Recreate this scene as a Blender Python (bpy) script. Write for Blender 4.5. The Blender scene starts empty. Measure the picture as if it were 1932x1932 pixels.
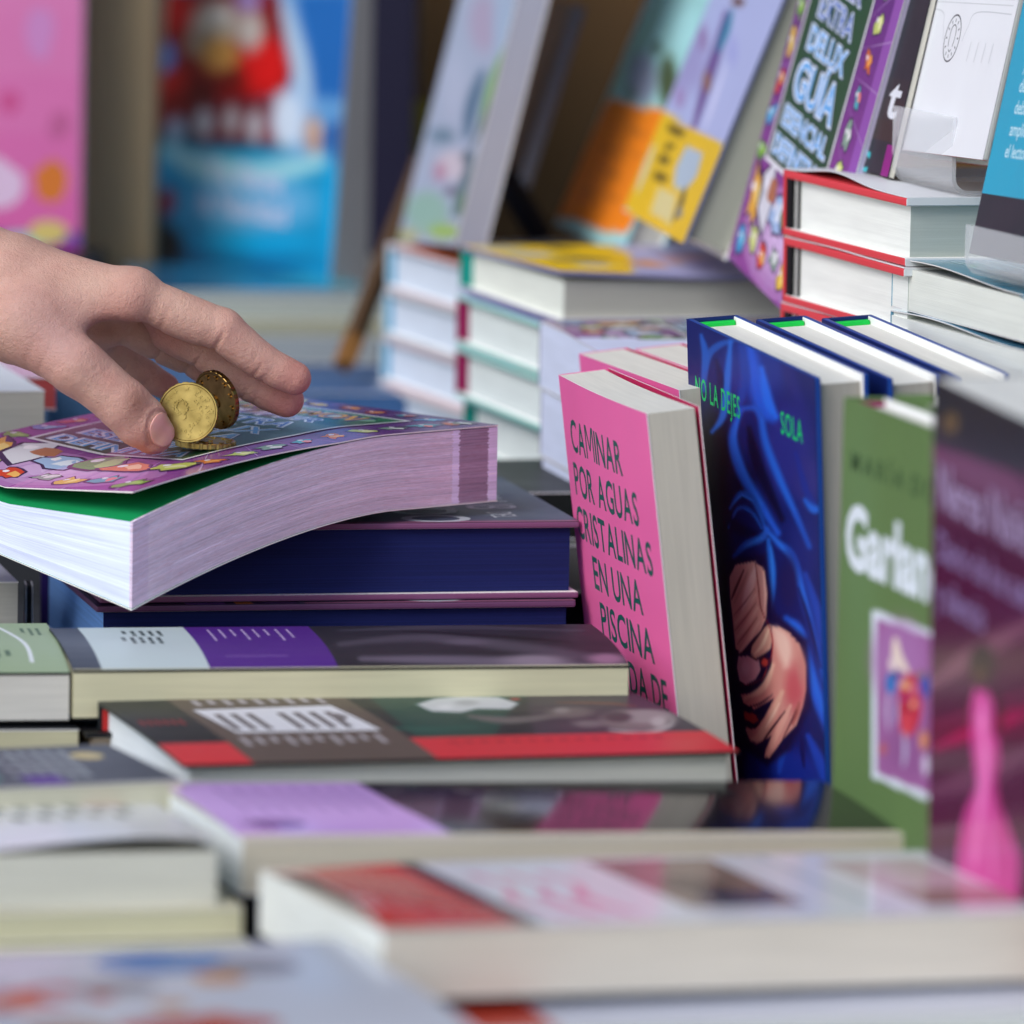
import bpy, bmesh, math, random
import numpy as np
from mathutils import Vector, Matrix, Euler

# ------------------------------------------------------------------ camera
TH = math.radians(7.0); ROLL = math.radians(1.0); D0 = 2800.0; FW = 396.0
MM = 0.001
sc = bpy.context.scene
fwd = Vector((0, math.cos(TH), -math.sin(TH))); up0 = Vector((0, math.sin(TH), math.cos(TH))); rt0 = Vector((1, 0, 0))
rt = rt0 * math.cos(ROLL) + up0 * math.sin(ROLL)
up = up0 * math.cos(ROLL) - rt0 * math.sin(ROLL)
cam_d = bpy.data.cameras.new('camera'); cam = bpy.data.objects.new('camera', cam_d); sc.collection.objects.link(cam)
m = Matrix((( rt.x, up.x, -fwd.x, 0), (rt.y, up.y, -fwd.y, 0), (rt.z, up.z, -fwd.z, 0), (0, 0, 0, 1)))
m.translation = -fwd * (D0 * MM)
cam.matrix_world = m
cam_d.sensor_width = 24; cam_d.sensor_height = 24; cam_d.sensor_fit = 'HORIZONTAL'
cam_d.lens = 24 * D0 / FW
cam_d.clip_start = 0.1; cam_d.clip_end = 200
cam_d.dof.use_dof = True; cam_d.dof.focus_distance = 2.86; cam_d.dof.aperture_fstop = 4.6
cam_d.dof.aperture_blades = 9
sc.camera = cam

# ------------------------------------------------------------------ world, sun, exposure
w = bpy.data.worlds.new('World'); sc.world = w; w.use_nodes = True
nt = w.node_tree; bgn = nt.nodes['Background']
sky = nt.nodes.new('ShaderNodeTexSky'); sky.sky_type = 'NISHITA'; sky.sun_disc = False
SUN_EL = math.radians(42); SUN_AZ = math.radians(221)      # azimuth of the sun, clockwise from +Y (camera looks +Y)
sky.sun_elevation = SUN_EL; sky.sun_rotation = SUN_AZ
sky.air_density = 1.0; sky.dust_density = 1.5; sky.ozone_density = 1.0
nt.links.new(sky.outputs[0], bgn.inputs[0]); bgn.inputs[1].default_value = 0.12
sl = bpy.data.lights.new('sun', 'SUN'); sl.energy = 1.2; sl.angle = math.radians(35); sl.color = (1.0, 0.985, 0.96)
so = bpy.data.objects.new('sun', sl); sc.collection.objects.link(so)
sd = Vector((math.sin(SUN_AZ) * math.cos(SUN_EL), math.cos(SUN_AZ) * math.cos(SUN_EL), math.sin(SUN_EL)))
so.rotation_euler = sd.to_track_quat('Z', 'Y').to_euler(); so.location = sd * 6
sc.view_settings.view_transform = 'Standard'; sc.view_settings.look = 'None'
sc.view_settings.exposure = 0.72; sc.view_settings.gamma = 1
sc.cycles.use_denoising = True
sc.cycles.max_bounces = 8; sc.cycles.transparent_max_bounces = 12

# ------------------------------------------------------------------ helpers
COL = sc.collection
random.seed(7)

def at(px, py, y=None, z=None):
    """world point (mm) seen at a place of the picture, at a depth y or a height z"""
    s0 = FW / 1932 / D0; X, U = px - 966, 966 - py
    C, S = math.cos(ROLL), math.sin(ROLL)
    dx = (X * C - U * S) * s0; du = (U * C + X * S) * s0
    c, s = math.cos(TH), math.sin(TH)
    D = (y + D0 * c) / (c + du * s) if y is not None else (z - D0 * s) / (du * c - s)
    uu = du * D
    return Vector((dx * D, (D - D0) * c + uu * s, uu * c - (D - D0) * s))

def lin(c):
    if isinstance(c, str):
        c = tuple(int(c[i:i + 2], 16) / 255 for i in (0, 2, 4))
    return tuple((x / 12.92 if x <= .04045 else ((x + .055) / 1.055) ** 2.4) for x in c[:3]) + (1.0,)

def tag(o, label=None, cat=None, group=None, kind=None):
    if label: o['label'] = label
    if cat: o['category'] = cat
    if group: o['group'] = group
    if kind: o['kind'] = kind
    return o

def empty(name, label, cat, M=None, group=None):
    o = bpy.data.objects.new(name, None); COL.objects.link(o); o.empty_display_size = .02
    if M is not None: o.matrix_world = M
    return tag(o, label, cat, group)

# ---- materials
def mat(name, base=None, rough=.5, metal=0., attr=False, coat=0., spec=.5, noise=0., bump=0., bscale=400, trans=0., ior=1.45, sss=0.):
    m = bpy.data.materials.new(name); m.use_nodes = True; n = m.node_tree; P = n.nodes['Principled BSDF']; L = n.links
    P.inputs['Roughness'].default_value = rough; P.inputs['Metallic'].default_value = metal
    P.inputs['Coat Weight'].default_value = coat; P.inputs['Coat Roughness'].default_value = .08
    P.inputs['Specular IOR Level'].default_value = spec
    P.inputs['Transmission Weight'].default_value = trans; P.inputs['IOR'].default_value = ior
    src = None
    if attr:
        a = n.nodes.new('ShaderNodeAttribute'); a.attribute_name = 'Col'; src = a.outputs['Color']
    else:
        r = n.nodes.new('ShaderNodeRGB'); r.outputs[0].default_value = lin(base); src = r.outputs[0]
    tc = n.nodes.new('ShaderNodeTexCoord')
    if noise:
        nz = n.nodes.new('ShaderNodeTexNoise'); nz.inputs['Scale'].default_value = 35; nz.inputs['Detail'].default_value = 5
        L.new(tc.outputs['Object'], nz.inputs['Vector'])
        mr = n.nodes.new('ShaderNodeMapRange'); mr.inputs['To Min'].default_value = 1 - noise; mr.inputs['To Max'].default_value = 1 + noise * .6
        L.new(nz.outputs['Fac'], mr.inputs['Value'])
        mx = n.nodes.new('ShaderNodeVectorMath'); mx.operation = 'SCALE'
        L.new(src, mx.inputs[0]); L.new(mr.outputs[0], mx.inputs['Scale']); src = mx.outputs[0]
        mr2 = n.nodes.new('ShaderNodeMapRange'); mr2.inputs['To Min'].default_value = rough * .8; mr2.inputs['To Max'].default_value = min(1, rough * 1.25)
        L.new(nz.outputs['Fac'], mr2.inputs['Value']); L.new(mr2.outputs[0], P.inputs['Roughness'])
    if bump:
        nb = n.nodes.new('ShaderNodeTexNoise'); nb.inputs['Scale'].default_value = bscale; nb.inputs['Detail'].default_value = 3
        L.new(tc.outputs['Object'], nb.inputs['Vector'])
        b = n.nodes.new('ShaderNodeBump'); b.inputs['Strength'].default_value = bump; b.inputs['Distance'].default_value = .0006
        L.new(nb.outputs['Fac'], b.inputs['Height']); L.new(b.outputs[0], P.inputs['Normal'])
    L.new(src, P.inputs['Base Color'])
    return m

M_GLOSS = mat('printed_gloss', attr=True, rough=.16, spec=.32, noise=.04, bump=.05, bscale=30)
M_MIRROR = mat('printed_mirror', attr=True, rough=.11, spec=.45, noise=.06, bump=.06, bscale=40)
M_SHEEN = mat('printed_sheen', attr=True, rough=.16, spec=.2, noise=.04, bump=.05, bscale=40)
M_SATIN = mat('printed_satin', attr=True, rough=.4, spec=.27, noise=.05, bump=.06, bscale=60)
M_MATTE = mat('printed_matte', attr=True, rough=.6, spec=.25, noise=.06, bump=.12, bscale=900)

def pages_mat(name, kind='plain'):
    m = bpy.data.materials.new(name); m.use_nodes = True; n = m.node_tree; P = n.nodes['Principled BSDF']; L = n.links
    P.inputs['Roughness'].default_value = .8; P.inputs['Specular IOR Level'].default_value = .25
    a = n.nodes.new('ShaderNodeAttribute'); a.attribute_name = 'Col'
    lo = n.nodes.new('ShaderNodeAttribute'); lo.attribute_name = 'loc'
    mp = n.nodes.new('ShaderNodeMapping'); mp.inputs['Scale'].default_value = (.004, .004, 2.4 if kind != 'guide' else 1.3)
    L.new(lo.outputs['Vector'], mp.inputs['Vector'])
    nz = n.nodes.new('ShaderNodeTexNoise'); nz.inputs['Scale'].default_value = 1.0; nz.inputs['Detail'].default_value = 6; nz.inputs['Roughness'].default_value = .7
    L.new(mp.outputs[0], nz.inputs['Vector'])
    mp2 = n.nodes.new('ShaderNodeMapping'); mp2.inputs['Scale'].default_value = (.02, .02, .35)
    L.new(lo.outputs['Vector'], mp2.inputs['Vector'])
    nz2 = n.nodes.new('ShaderNodeTexNoise'); nz2.inputs['Scale'].default_value = 1.0; nz2.inputs['Detail'].default_value = 2
    L.new(mp2.outputs[0], nz2.inputs['Vector'])
    mr = n.nodes.new('ShaderNodeMapRange'); mr.inputs['From Min'].default_value = .3; mr.inputs['From Max'].default_value = .7
    mr.inputs['To Min'].default_value = {'plain': .93, 'club': .6, 'guide': .78}[kind]; mr.inputs['To Max'].default_value = {'plain': 1.02, 'club': 1.2, 'guide': 1.16}[kind]
    L.new(nz.outputs['Fac'], mr.inputs['Value'])
    mr2 = n.nodes.new('ShaderNodeMapRange'); mr2.inputs['From Min'].default_value = .3; mr2.inputs['From Max'].default_value = .7
    mr2.inputs['To Min'].default_value = .93 if kind != 'guide' else 1.02; mr2.inputs['To Max'].default_value = 1.03 if kind != 'guide' else 1.22
    L.new(nz2.outputs['Fac'], mr2.inputs['Value'])
    mu = n.nodes.new('ShaderNodeMath'); mu.operation = 'MULTIPLY'; L.new(mr.outputs[0], mu.inputs[0]); L.new(mr2.outputs[0], mu.inputs[1])
    src = a.outputs['Color']
    if kind == 'guide':       # bleed printing shows on the fore-edge: lilac, rose and grey leaves with two index bands
        sep = n.nodes.new('ShaderNodeSeparateXYZ'); L.new(lo.outputs['Vector'], sep.inputs[0])
        mp3 = n.nodes.new('ShaderNodeMapping'); mp3.inputs['Scale'].default_value = (.0, .009, 1.0)
        L.new(lo.outputs['Vector'], mp3.inputs['Vector'])
        nc = n.nodes.new('ShaderNodeTexNoise'); nc.inputs['Scale'].default_value = 1; nc.inputs['Detail'].default_value = 5; nc.inputs['Roughness'].default_value = .75
        L.new(mp3.outputs[0], nc.inputs['Vector'])
        cr = n.nodes.new('ShaderNodeValToRGB'); e = cr.color_ramp.elements
        e[0].position = .30; e[0].color = lin('8a7f94'); e[1].position = .70; e[1].color = lin('efe6f6')
        for ps, cc in ((.38, 'b8abc6'), (.42, 'e0ccd6'), (.45, 'bcb0ca'), (.48, 'e8deec'), (.51, 'c4a0b0'), (.54, 'e4dcee'), (.58, 'b0a0b4'), (.63, 'ece2f2')):
            q = e.new(ps); q.color = lin(cc)
        L.new(nc.outputs['Fac'], cr.inputs[0])
        # ragged bands across the leaves: v in mm, edge displaced leaf by leaf
        mp4 = n.nodes.new('ShaderNodeMapping'); mp4.inputs['Scale'].default_value = (0, 0, 1.1)
        L.new(lo.outputs['Vector'], mp4.inputs['Vector'])
        nj = n.nodes.new('ShaderNodeTexNoise'); nj.inputs['Scale'].default_value = 1; nj.inputs['Detail'].default_value = 2
        L.new(mp4.outputs[0], nj.inputs['Vector'])
        jm = n.nodes.new('ShaderNodeMath'); jm.operation = 'MULTIPLY_ADD'; jm.inputs[1].default_value = 5; jm.inputs[2].default_value = -2.5
        L.new(nj.outputs['Fac'], jm.inputs[0])
        vv = n.nodes.new('ShaderNodeMath'); vv.operation = 'ADD'; L.new(sep.outputs['Y'], vv.inputs[0]); L.new(jm.outputs[0], vv.inputs[1])
        vn = n.nodes.new('ShaderNodeMath'); vn.operation = 'DIVIDE'; vn.inputs[1].default_value = 190; L.new(vv.outputs[0], vn.inputs[0])
        bd = n.nodes.new('ShaderNodeValToRGB'); bd.color_ramp.interpolation = 'CONSTANT'; e = bd.color_ramp.elements
        e[0].position = 0; e[0].color = lin('f4f0f8'); e[1].position = .04; e[1].color = lin('ffffff')
        for ps, cc in ((.868, 'fff8ff'), (.89, 'b4a4b0'), (.972, 'fffaff')):
            q = e.new(ps); q.color = lin(cc)
        L.new(vn.outputs[0], bd.inputs[0])
        pl = n.nodes.new('ShaderNodeValToRGB'); pl.color_ramp.interpolation = 'CONSTANT'; e = pl.color_ramp.elements
        e[0].position = 0; e[0].color = (0, 0, 0, 1); e[1].position = .868; e[1].color = (1, 1, 1, 1)
        q = e.new(.89); q.color = (0, 0, 0, 1); q = e.new(.972); q.color = (1, 1, 1, 1)
        L.new(vn.outputs[0], pl.inputs[0])
        m1 = n.nodes.new('ShaderNodeMix'); m1.data_type = 'RGBA'; m1.blend_type = 'MULTIPLY'; m1.inputs['Factor'].default_value = .9
        L.new(cr.outputs[0], m1.inputs['A']); L.new(bd.outputs[0], m1.inputs['B'])
        m2 = n.nodes.new('ShaderNodeMix'); m2.data_type = 'RGBA'; m2.inputs['B'].default_value = lin('ddd4ee')
        L.new(pl.outputs[0], m2.inputs['Factor']); L.new(m1.outputs['Result'], m2.inputs['A'])
        # only the fore-edge (u near the full width) is printed; the tail edge is plain
        gt = n.nodes.new('ShaderNodeMath'); gt.operation = 'GREATER_THAN'; gt.inputs[1].default_value = 141.2; L.new(sep.outputs['X'], gt.inputs[0])
        m3 = n.nodes.new('ShaderNodeMix'); m3.data_type = 'RGBA'; L.new(gt.outputs[0], m3.inputs['Factor'])
        L.new(a.outputs['Color'], m3.inputs['A']); L.new(m2.outputs['Result'], m3.inputs['B'])
        src = m3.outputs['Result']
    if kind == 'club':        # sprayed edges with gold specks
        vo = n.nodes.new('ShaderNodeTexVoronoi'); vo.inputs['Scale'].default_value = .055
        L.new(lo.outputs['Vector'], vo.inputs['Vector'])
        lt = n.nodes.new('ShaderNodeMath'); lt.operation = 'LESS_THAN'; lt.inputs[1].default_value = .045; L.new(vo.outputs['Distance'], lt.inputs[0])
        m3 = n.nodes.new('ShaderNodeMix'); m3.data_type = 'RGBA'; m3.inputs['B'].default_value = lin('b89a55')
        L.new(lt.outputs[0], m3.inputs['Factor']); L.new(src, m3.inputs['A']); src = m3.outputs['Result']
    vm = n.nodes.new('ShaderNodeVectorMath'); vm.operation = 'SCALE'; L.new(src, vm.inputs[0]); L.new(mu.outputs[0], vm.inputs['Scale'])
    L.new(vm.outputs[0], P.inputs['Base Color'])
    b = n.nodes.new('ShaderNodeBump'); b.inputs['Strength'].default_value = .35; b.inputs['Distance'].default_value = .0004
    L.new(nz.outputs['Fac'], b.inputs['Height']); L.new(b.outputs[0], P.inputs['Normal'])
    return m
M_PAGE = pages_mat('page_edges'); M_PAGE_GUIDE = pages_mat('page_edges_bleed', 'guide'); M_PAGE_CLUB = pages_mat('page_edges_sprayed', 'club')
M_ACRYL = mat('clear_acrylic', base='eef0f4', rough=.05, spec=.8); M_ACRYL.node_tree.nodes['Principled BSDF'].inputs['Alpha'].default_value = .3

# ---- mesh assembly with colours
class MB:
    def __init__(s): s.v = []; s.f = []; s.c = []; s.k = None
    def add(s, verts, faces, cols):
        """cols: one colour, or a colour per face"""
        b = len(s.v); s.v += [tuple(v) for v in verts]
        one = not isinstance(cols, list)
        c1 = lin(cols) if one else None
        for i, f in enumerate(faces):
            s.f.append(tuple(b + j for j in f)); s.c.append([c1 if one else lin(cols[i])] * len(f))
    def box(s, a, b, col, cut=0, cutz=0):
        """col: one or [bottom, top, u0, u1, v0, v1]"""
        (x0, y0, z0), (x1, y1, z1) = a, b
        cs = col if isinstance(col, list) else [col] * 6
        def grid(o, e1, e2, n1, n2, c):
            vs = []; fs = []
            for j in range(n2 + 1):
                for i in range(n1 + 1):
                    vs.append(tuple(o[k] + e1[k] * i / n1 + e2[k] * j / n2 for k in range(3)))
            for j in range(n2):
                for i in range(n1):
                    q = j * (n1 + 1) + i; fs.append((q, q + 1, q + n1 + 2, q + n1 + 1))
            s.add(vs, fs, c)
        nx = max(1, round((x1 - x0) / cut)) if cut else 1; ny = max(1, round((y1 - y0) / cut)) if cut else 1
        nz = max(1, round((z1 - z0) / cutz)) if cutz else 1
        X, Y, Z = (x1 - x0, 0, 0), (0, y1 - y0, 0), (0, 0, z1 - z0)
        grid((x0, y0, z0), Y, X, ny, nx, cs[0]); grid((x0, y0, z1), X, Y, nx, ny, cs[1])
        grid((x0, y0, z0), Z, Y, nz, ny, cs[2]); grid((x1, y0, z0), Y, Z, ny, nz, cs[3])
        grid((x0, y0, z0), X, Z, nx, nz, cs[4]); grid((x0, y1, z0), Z, X, nz, nx, cs[5])
    def build(s, name, material, parent=None, warp=None, bevel=0, smooth=False, weld=False, M=None, xf=None):
        V = [Vector(v) for v in s.v]
        loc = [tuple(v) for v in V]
        if warp: V = [Vector(warp(*v)) for v in V]
        if xf: V = [xf @ v for v in V]
        me = bpy.data.meshes.new(name); me.from_pydata([tuple(v * MM) for v in V], [], s.f)
        ca = me.color_attributes.new('Col', 'FLOAT_COLOR', 'CORNER')
        flat = np.array([x for f in s.c for c in f for x in c], dtype=np.float32)
        ca.data.foreach_set('color', flat)
        la = me.attributes.new('loc', 'FLOAT_VECTOR', 'POINT'); la.data.foreach_set('vector', np.array(loc, dtype=np.float32).ravel())
        if weld or bevel:
            bm = bmesh.new(); bm.from_mesh(me); bmesh.ops.remove_doubles(bm, verts=bm.verts, dist=1e-6)
            if bevel:
                es = [e for e in bm.edges if len(e.link_faces) == 2 and e.calc_face_angle(0) > 1.0]
                bmesh.ops.bevel(bm, geom=es, offset=bevel * MM, segments=2, affect='EDGES', profile=.6)
            bm.to_mesh(me); bm.free()
        if smooth:
            for p in me.polygons: p.use_smooth = True
        me.materials.append(material)
        o = bpy.data.objects.new(name, me); COL.objects.link(o)
        if parent: o.parent = parent
        if M is not None: o.matrix_world = M
        return o

# ---- flat artwork: coloured shapes printed on a cover, (u, v) in mm
_txt = {}
def text_geo(s, bold=0, spacing=1.0):
    key = (s, bold, spacing)
    if key not in _txt:
        cu = bpy.data.curves.new('t', 'FONT'); cu.body = s; cu.size = 1; cu.offset = bold; cu.resolution_u = 3; cu.space_character = spacing
        ob = bpy.data.objects.new('t', cu); COL.objects.link(ob)
        me = bpy.data.meshes.new_from_object(ob)
        V = [(v.co.x, v.co.y) for v in me.vertices]; F = [tuple(p.vertices) for p in me.polygons]
        bpy.data.objects.remove(ob); bpy.data.curves.remove(cu); bpy.data.meshes.remove(me)
        _txt[key] = (V, F)
    return _txt[key]

class Art:
    def __init__(s, clip=None): s.items = []; s.layer = 0; s.clip = clip
    def _add(s, V, F, cols):
        s.layer += 1; s.items.append((V, F, cols, s.layer)); return s
    def poly(s, pts, col):
        return s._add(list(pts), [tuple(range(len(pts)))], col)
    def rect(s, u0, v0, u1, v1, col): return s.poly([(u0, v0), (u1, v0), (u1, v1), (u0, v1)], col)
    def grad(s, u0, v0, u1, v1, c0, c1, n=8, horiz=False, soft=True):
        a, b = np.array(lin(c0)), np.array(lin(c1)); s.layer += 1
        for i in range(n):
            t = (i + .5) / n; c = tuple(a * (1 - t) + b * t)
            A, B = i / n, (i + 1) / n
            q = [(u0 + (u1 - u0) * A, v0), (u0 + (u1 - u0) * B, v0), (u0 + (u1 - u0) * B, v1), (u0 + (u1 - u0) * A, v1)] if horiz else \
                [(u0, v0 + (v1 - v0) * A), (u1, v0 + (v1 - v0) * A), (u1, v0 + (v1 - v0) * B), (u0, v0 + (v1 - v0) * B)]
            s.items.append((q, [(0, 1, 2, 3)], ('lin', c), s.layer))
        return s
    def ell(s, u, v, a, b, col, rot=0, n=24, jag=0, seed=0):
        r = random.Random(seed); p = []
        for i in range(n):
            t = 2 * math.pi * i / n; k = 1 + (r.random() - .5) * jag * 2
            x, y = a * math.cos(t) * k, b * math.sin(t) * k
            p.append((u + x * math.cos(rot) - y * math.sin(rot), v + x * math.sin(rot) + y * math.cos(rot)))
        return s.poly(p, col)
    def soft(s, u, v, a, b, c_in, c_out, rot=0, n=7, pw=1.0):
        """blended ellipse from c_out (rim) to c_in (middle)"""
        A, B = np.array(lin(c_out)), np.array(lin(c_in))
        for i in range(n):
            t = ((i + 1) / n) ** pw; k = 1 - i / n
            s.ell(u, v, a * k, b * k, ('lin', tuple(A * (1 - t) + B * t)), rot)
        return s
    def line(s, pts, wd, col):
        """smooth stroke; wd one width or a list"""
        P = [Vector(p) for p in pts]
        if len(P) > 2:
            Q = []; n = 6
            for i in range(len(P) - 1):
                p0, p1, p2, p3 = P[max(i - 1, 0)], P[i], P[i + 1], P[min(i + 2, len(P) - 1)]
                for k in range(n):
                    t = k / n
                    Q.append(.5 * ((2 * p1) + (p2 - p0) * t + (2 * p0 - 5 * p1 + 4 * p2 - p3) * t * t + (3 * p1 - p0 - 3 * p2 + p3) * t ** 3))
            Q.append(P[-1]); P = Q
        N = len(P); V = []; F = []
        for i, p in enumerate(P):
            d = (P[min(i + 1, N - 1)] - P[max(i - 1, 0)]); d = d.normalized() if d.length > 1e-9 else Vector((1, 0)); q = Vector((-d.y, d.x))
            t = i / (N - 1)
            if isinstance(wd, (list, tuple)):
                x = t * (len(wd) - 1); k = min(int(x), len(wd) - 2); h = (wd[k] * (1 - x + k) + wd[k + 1] * (x - k)) / 2
            else: h = wd / 2
            V += [tuple(p + q * h), tuple(p - q * h)]
        for i in range(N - 1): F.append((2 * i, 2 * i + 1, 2 * i + 3, 2 * i + 2))
        return s._add(V, F, col)
    def text(s, t, u, v, size, col, xs=1.0, bold=0, rot=0, align='l', spacing=1.0, fit=None, shear=0):
        V, F = text_geo(t, bold, spacing)
        if not V: return s
        wdt = max(p[0] for p in V)
        if fit: xs = fit / (wdt * size)
        off = {'l': 0, 'c': -wdt * size * xs / 2, 'r': -wdt * size * xs}[align]
        c, q = math.cos(rot), math.sin(rot); W = []
        for x, y in V:
            X, Y = x * size * xs + off + shear * y * size, y * size
            W.append((u + X * c - Y * q, v + X * q + Y * c))
        return s._add(W, F, col)
    def letters(s, t, u, v, size, col, fit, bold=0, gap=.1):
        """a line set letter by letter with even gaps, squeezed to the width fit"""
        x = 0; out = []
        for ch in t:
            V, F = text_geo(ch, bold)
            if ch == 'M':       # the font's own M clogs when squeezed
                t_ = .1; V = [(0, 0), (t_, 0), (t_, .73), (0, .73), (.78, 0), (.78 - t_, 0), (.78 - t_, .73), (.78, .73), (t_ * .4, .73), (t_ * 1.5, .73), (.39 + t_ * .5, .2), (.39 - t_ * .5, .2), (.78 - t_ * .4, .73), (.78 - t_ * 1.5, .73)]
                F = [(0, 1, 2, 3), (5, 4, 7, 6), (11, 10, 9, 8), (11, 10, 12, 13)]
            if not V: x += .3; continue
            x0 = min(p[0] for p in V); x1 = max(p[0] for p in V); out.append(([(p[0] - x0 + x, p[1]) for p in V], F)); x += x1 - x0 + gap
        k = fit / (x - gap); VV = []; FF = []
        for V, F in out:
            b = len(VV); VV += [(u + p[0] * k, v + p[1] * size) for p in V]; FF += [tuple(i + b for i in f) for f in F]
        return s._add(VV, FF, col)
    def bars(s, u, v, w_, n, gap, h, col, seed=0, align='l'):
        """lines of print too small to read: broken bars"""
        r = random.Random(seed)
        s.layer += 1
        for i in range(n):
            x = u; end = u + w_ * (1 if i < n - 1 else .6) * (.9 + .1 * r.random())
            while x < end - 1:
                l = min(r.uniform(1.5, 6) * h, end - x); y = v - i * gap
                s.items.append(([(x, y), (x + l, y), (x + l, y + h), (x, y + h)], [(0, 1, 2, 3)], col, s.layer)); x += l + h * .6
        return s
    def blobs(s, u0, v0, u1, v1, n, cols, smin, smax, seed=0, jag=.3):
        r = random.Random(seed)
        for i in range(n):
            s.ell(r.uniform(u0, u1), r.uniform(v0, v1), r.uniform(smin, smax), r.uniform(smin, smax) * .7, r.choice(cols), r.uniform(0, 3), 12, jag, r.random())
        return s
    def bake(s, mb, place, W, H, eps=.035, cut=0):
        """place(u, v, h) -> local point; clips to 0..W x 0..H"""
        done = []; lay_ = []; last = None
        for V, F, col, layer in s.items:
            x0 = min(p[0] for p in V); x1 = max(p[0] for p in V); y0 = min(p[1] for p in V); y1 = max(p[1] for p in V)
            L_ = 1 + max([d[4] for d in done if d[5] != layer and d[0] < x1 and d[1] > x0 and d[2] < y1 and d[3] > y0], default=0)
            if last and last[0] == layer: L_ = max(L_, last[1])
            last = (layer, L_); done.append((x0, x1, y0, y1, L_, layer)); lay_.append(L_)
        eps = min(eps, .45 / max(lay_ + [1]))
        bm = bmesh.new(); cl = bm.faces.layers.int.new('ci'); cols = []
        for (V, F, col, _l), layer in zip(s.items, lay_):
            cols.append(tuple(col[1]) if isinstance(col, tuple) and col[0] == 'lin' else lin(col))
            vs = [bm.verts.new((p[0], p[1], layer * eps)) for p in V]
            for f in F:
                if len(set(f)) < 3: continue
                try: fc = bm.faces.new([vs[i] for i in f]); fc[cl] = len(cols) - 1
                except ValueError: pass
        bmesh.ops.triangulate(bm, faces=[f for f in bm.faces if len(f.verts) > 3])
        for co, no in (((0.05, 0, 0), (-1, 0, 0)), ((W - .05, 0, 0), (1, 0, 0)), ((0, 0.05, 0), (0, -1, 0)), ((0, H - .05, 0), (0, 1, 0))):
            bmesh.ops.bisect_plane(bm, geom=bm.verts[:] + bm.edges[:] + bm.faces[:], plane_co=co, plane_no=no, clear_outer=True)
        bmesh.ops.triangulate(bm, faces=[f for f in bm.faces if len(f.verts) > 3])
        if cut:
            for ax, mx in ((0, W), (1, H)):
                for i in range(1, int(mx / cut) + 1):
                    co = [0, 0, 0]; no = [0, 0, 0]; co[ax] = i * cut; no[ax] = 1
                    bmesh.ops.bisect_plane(bm, geom=bm.verts[:] + bm.edges[:] + bm.faces[:], plane_co=co, plane_no=no)
        bm.verts.index_update(); b = len(mb.v)
        for v in bm.verts: mb.v.append(tuple(place(v.co.x, v.co.y, v.co.z)))
        for f in bm.faces:
            if f.calc_area() < 1e-5: continue
            vs = [v.index for v in f.verts]
            if f.normal.z < 0: vs.reverse()
            mb.f.append(tuple(b + i for i in vs)); mb.c.append([cols[f[cl]]] * len(vs))
        bm.free()

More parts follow.
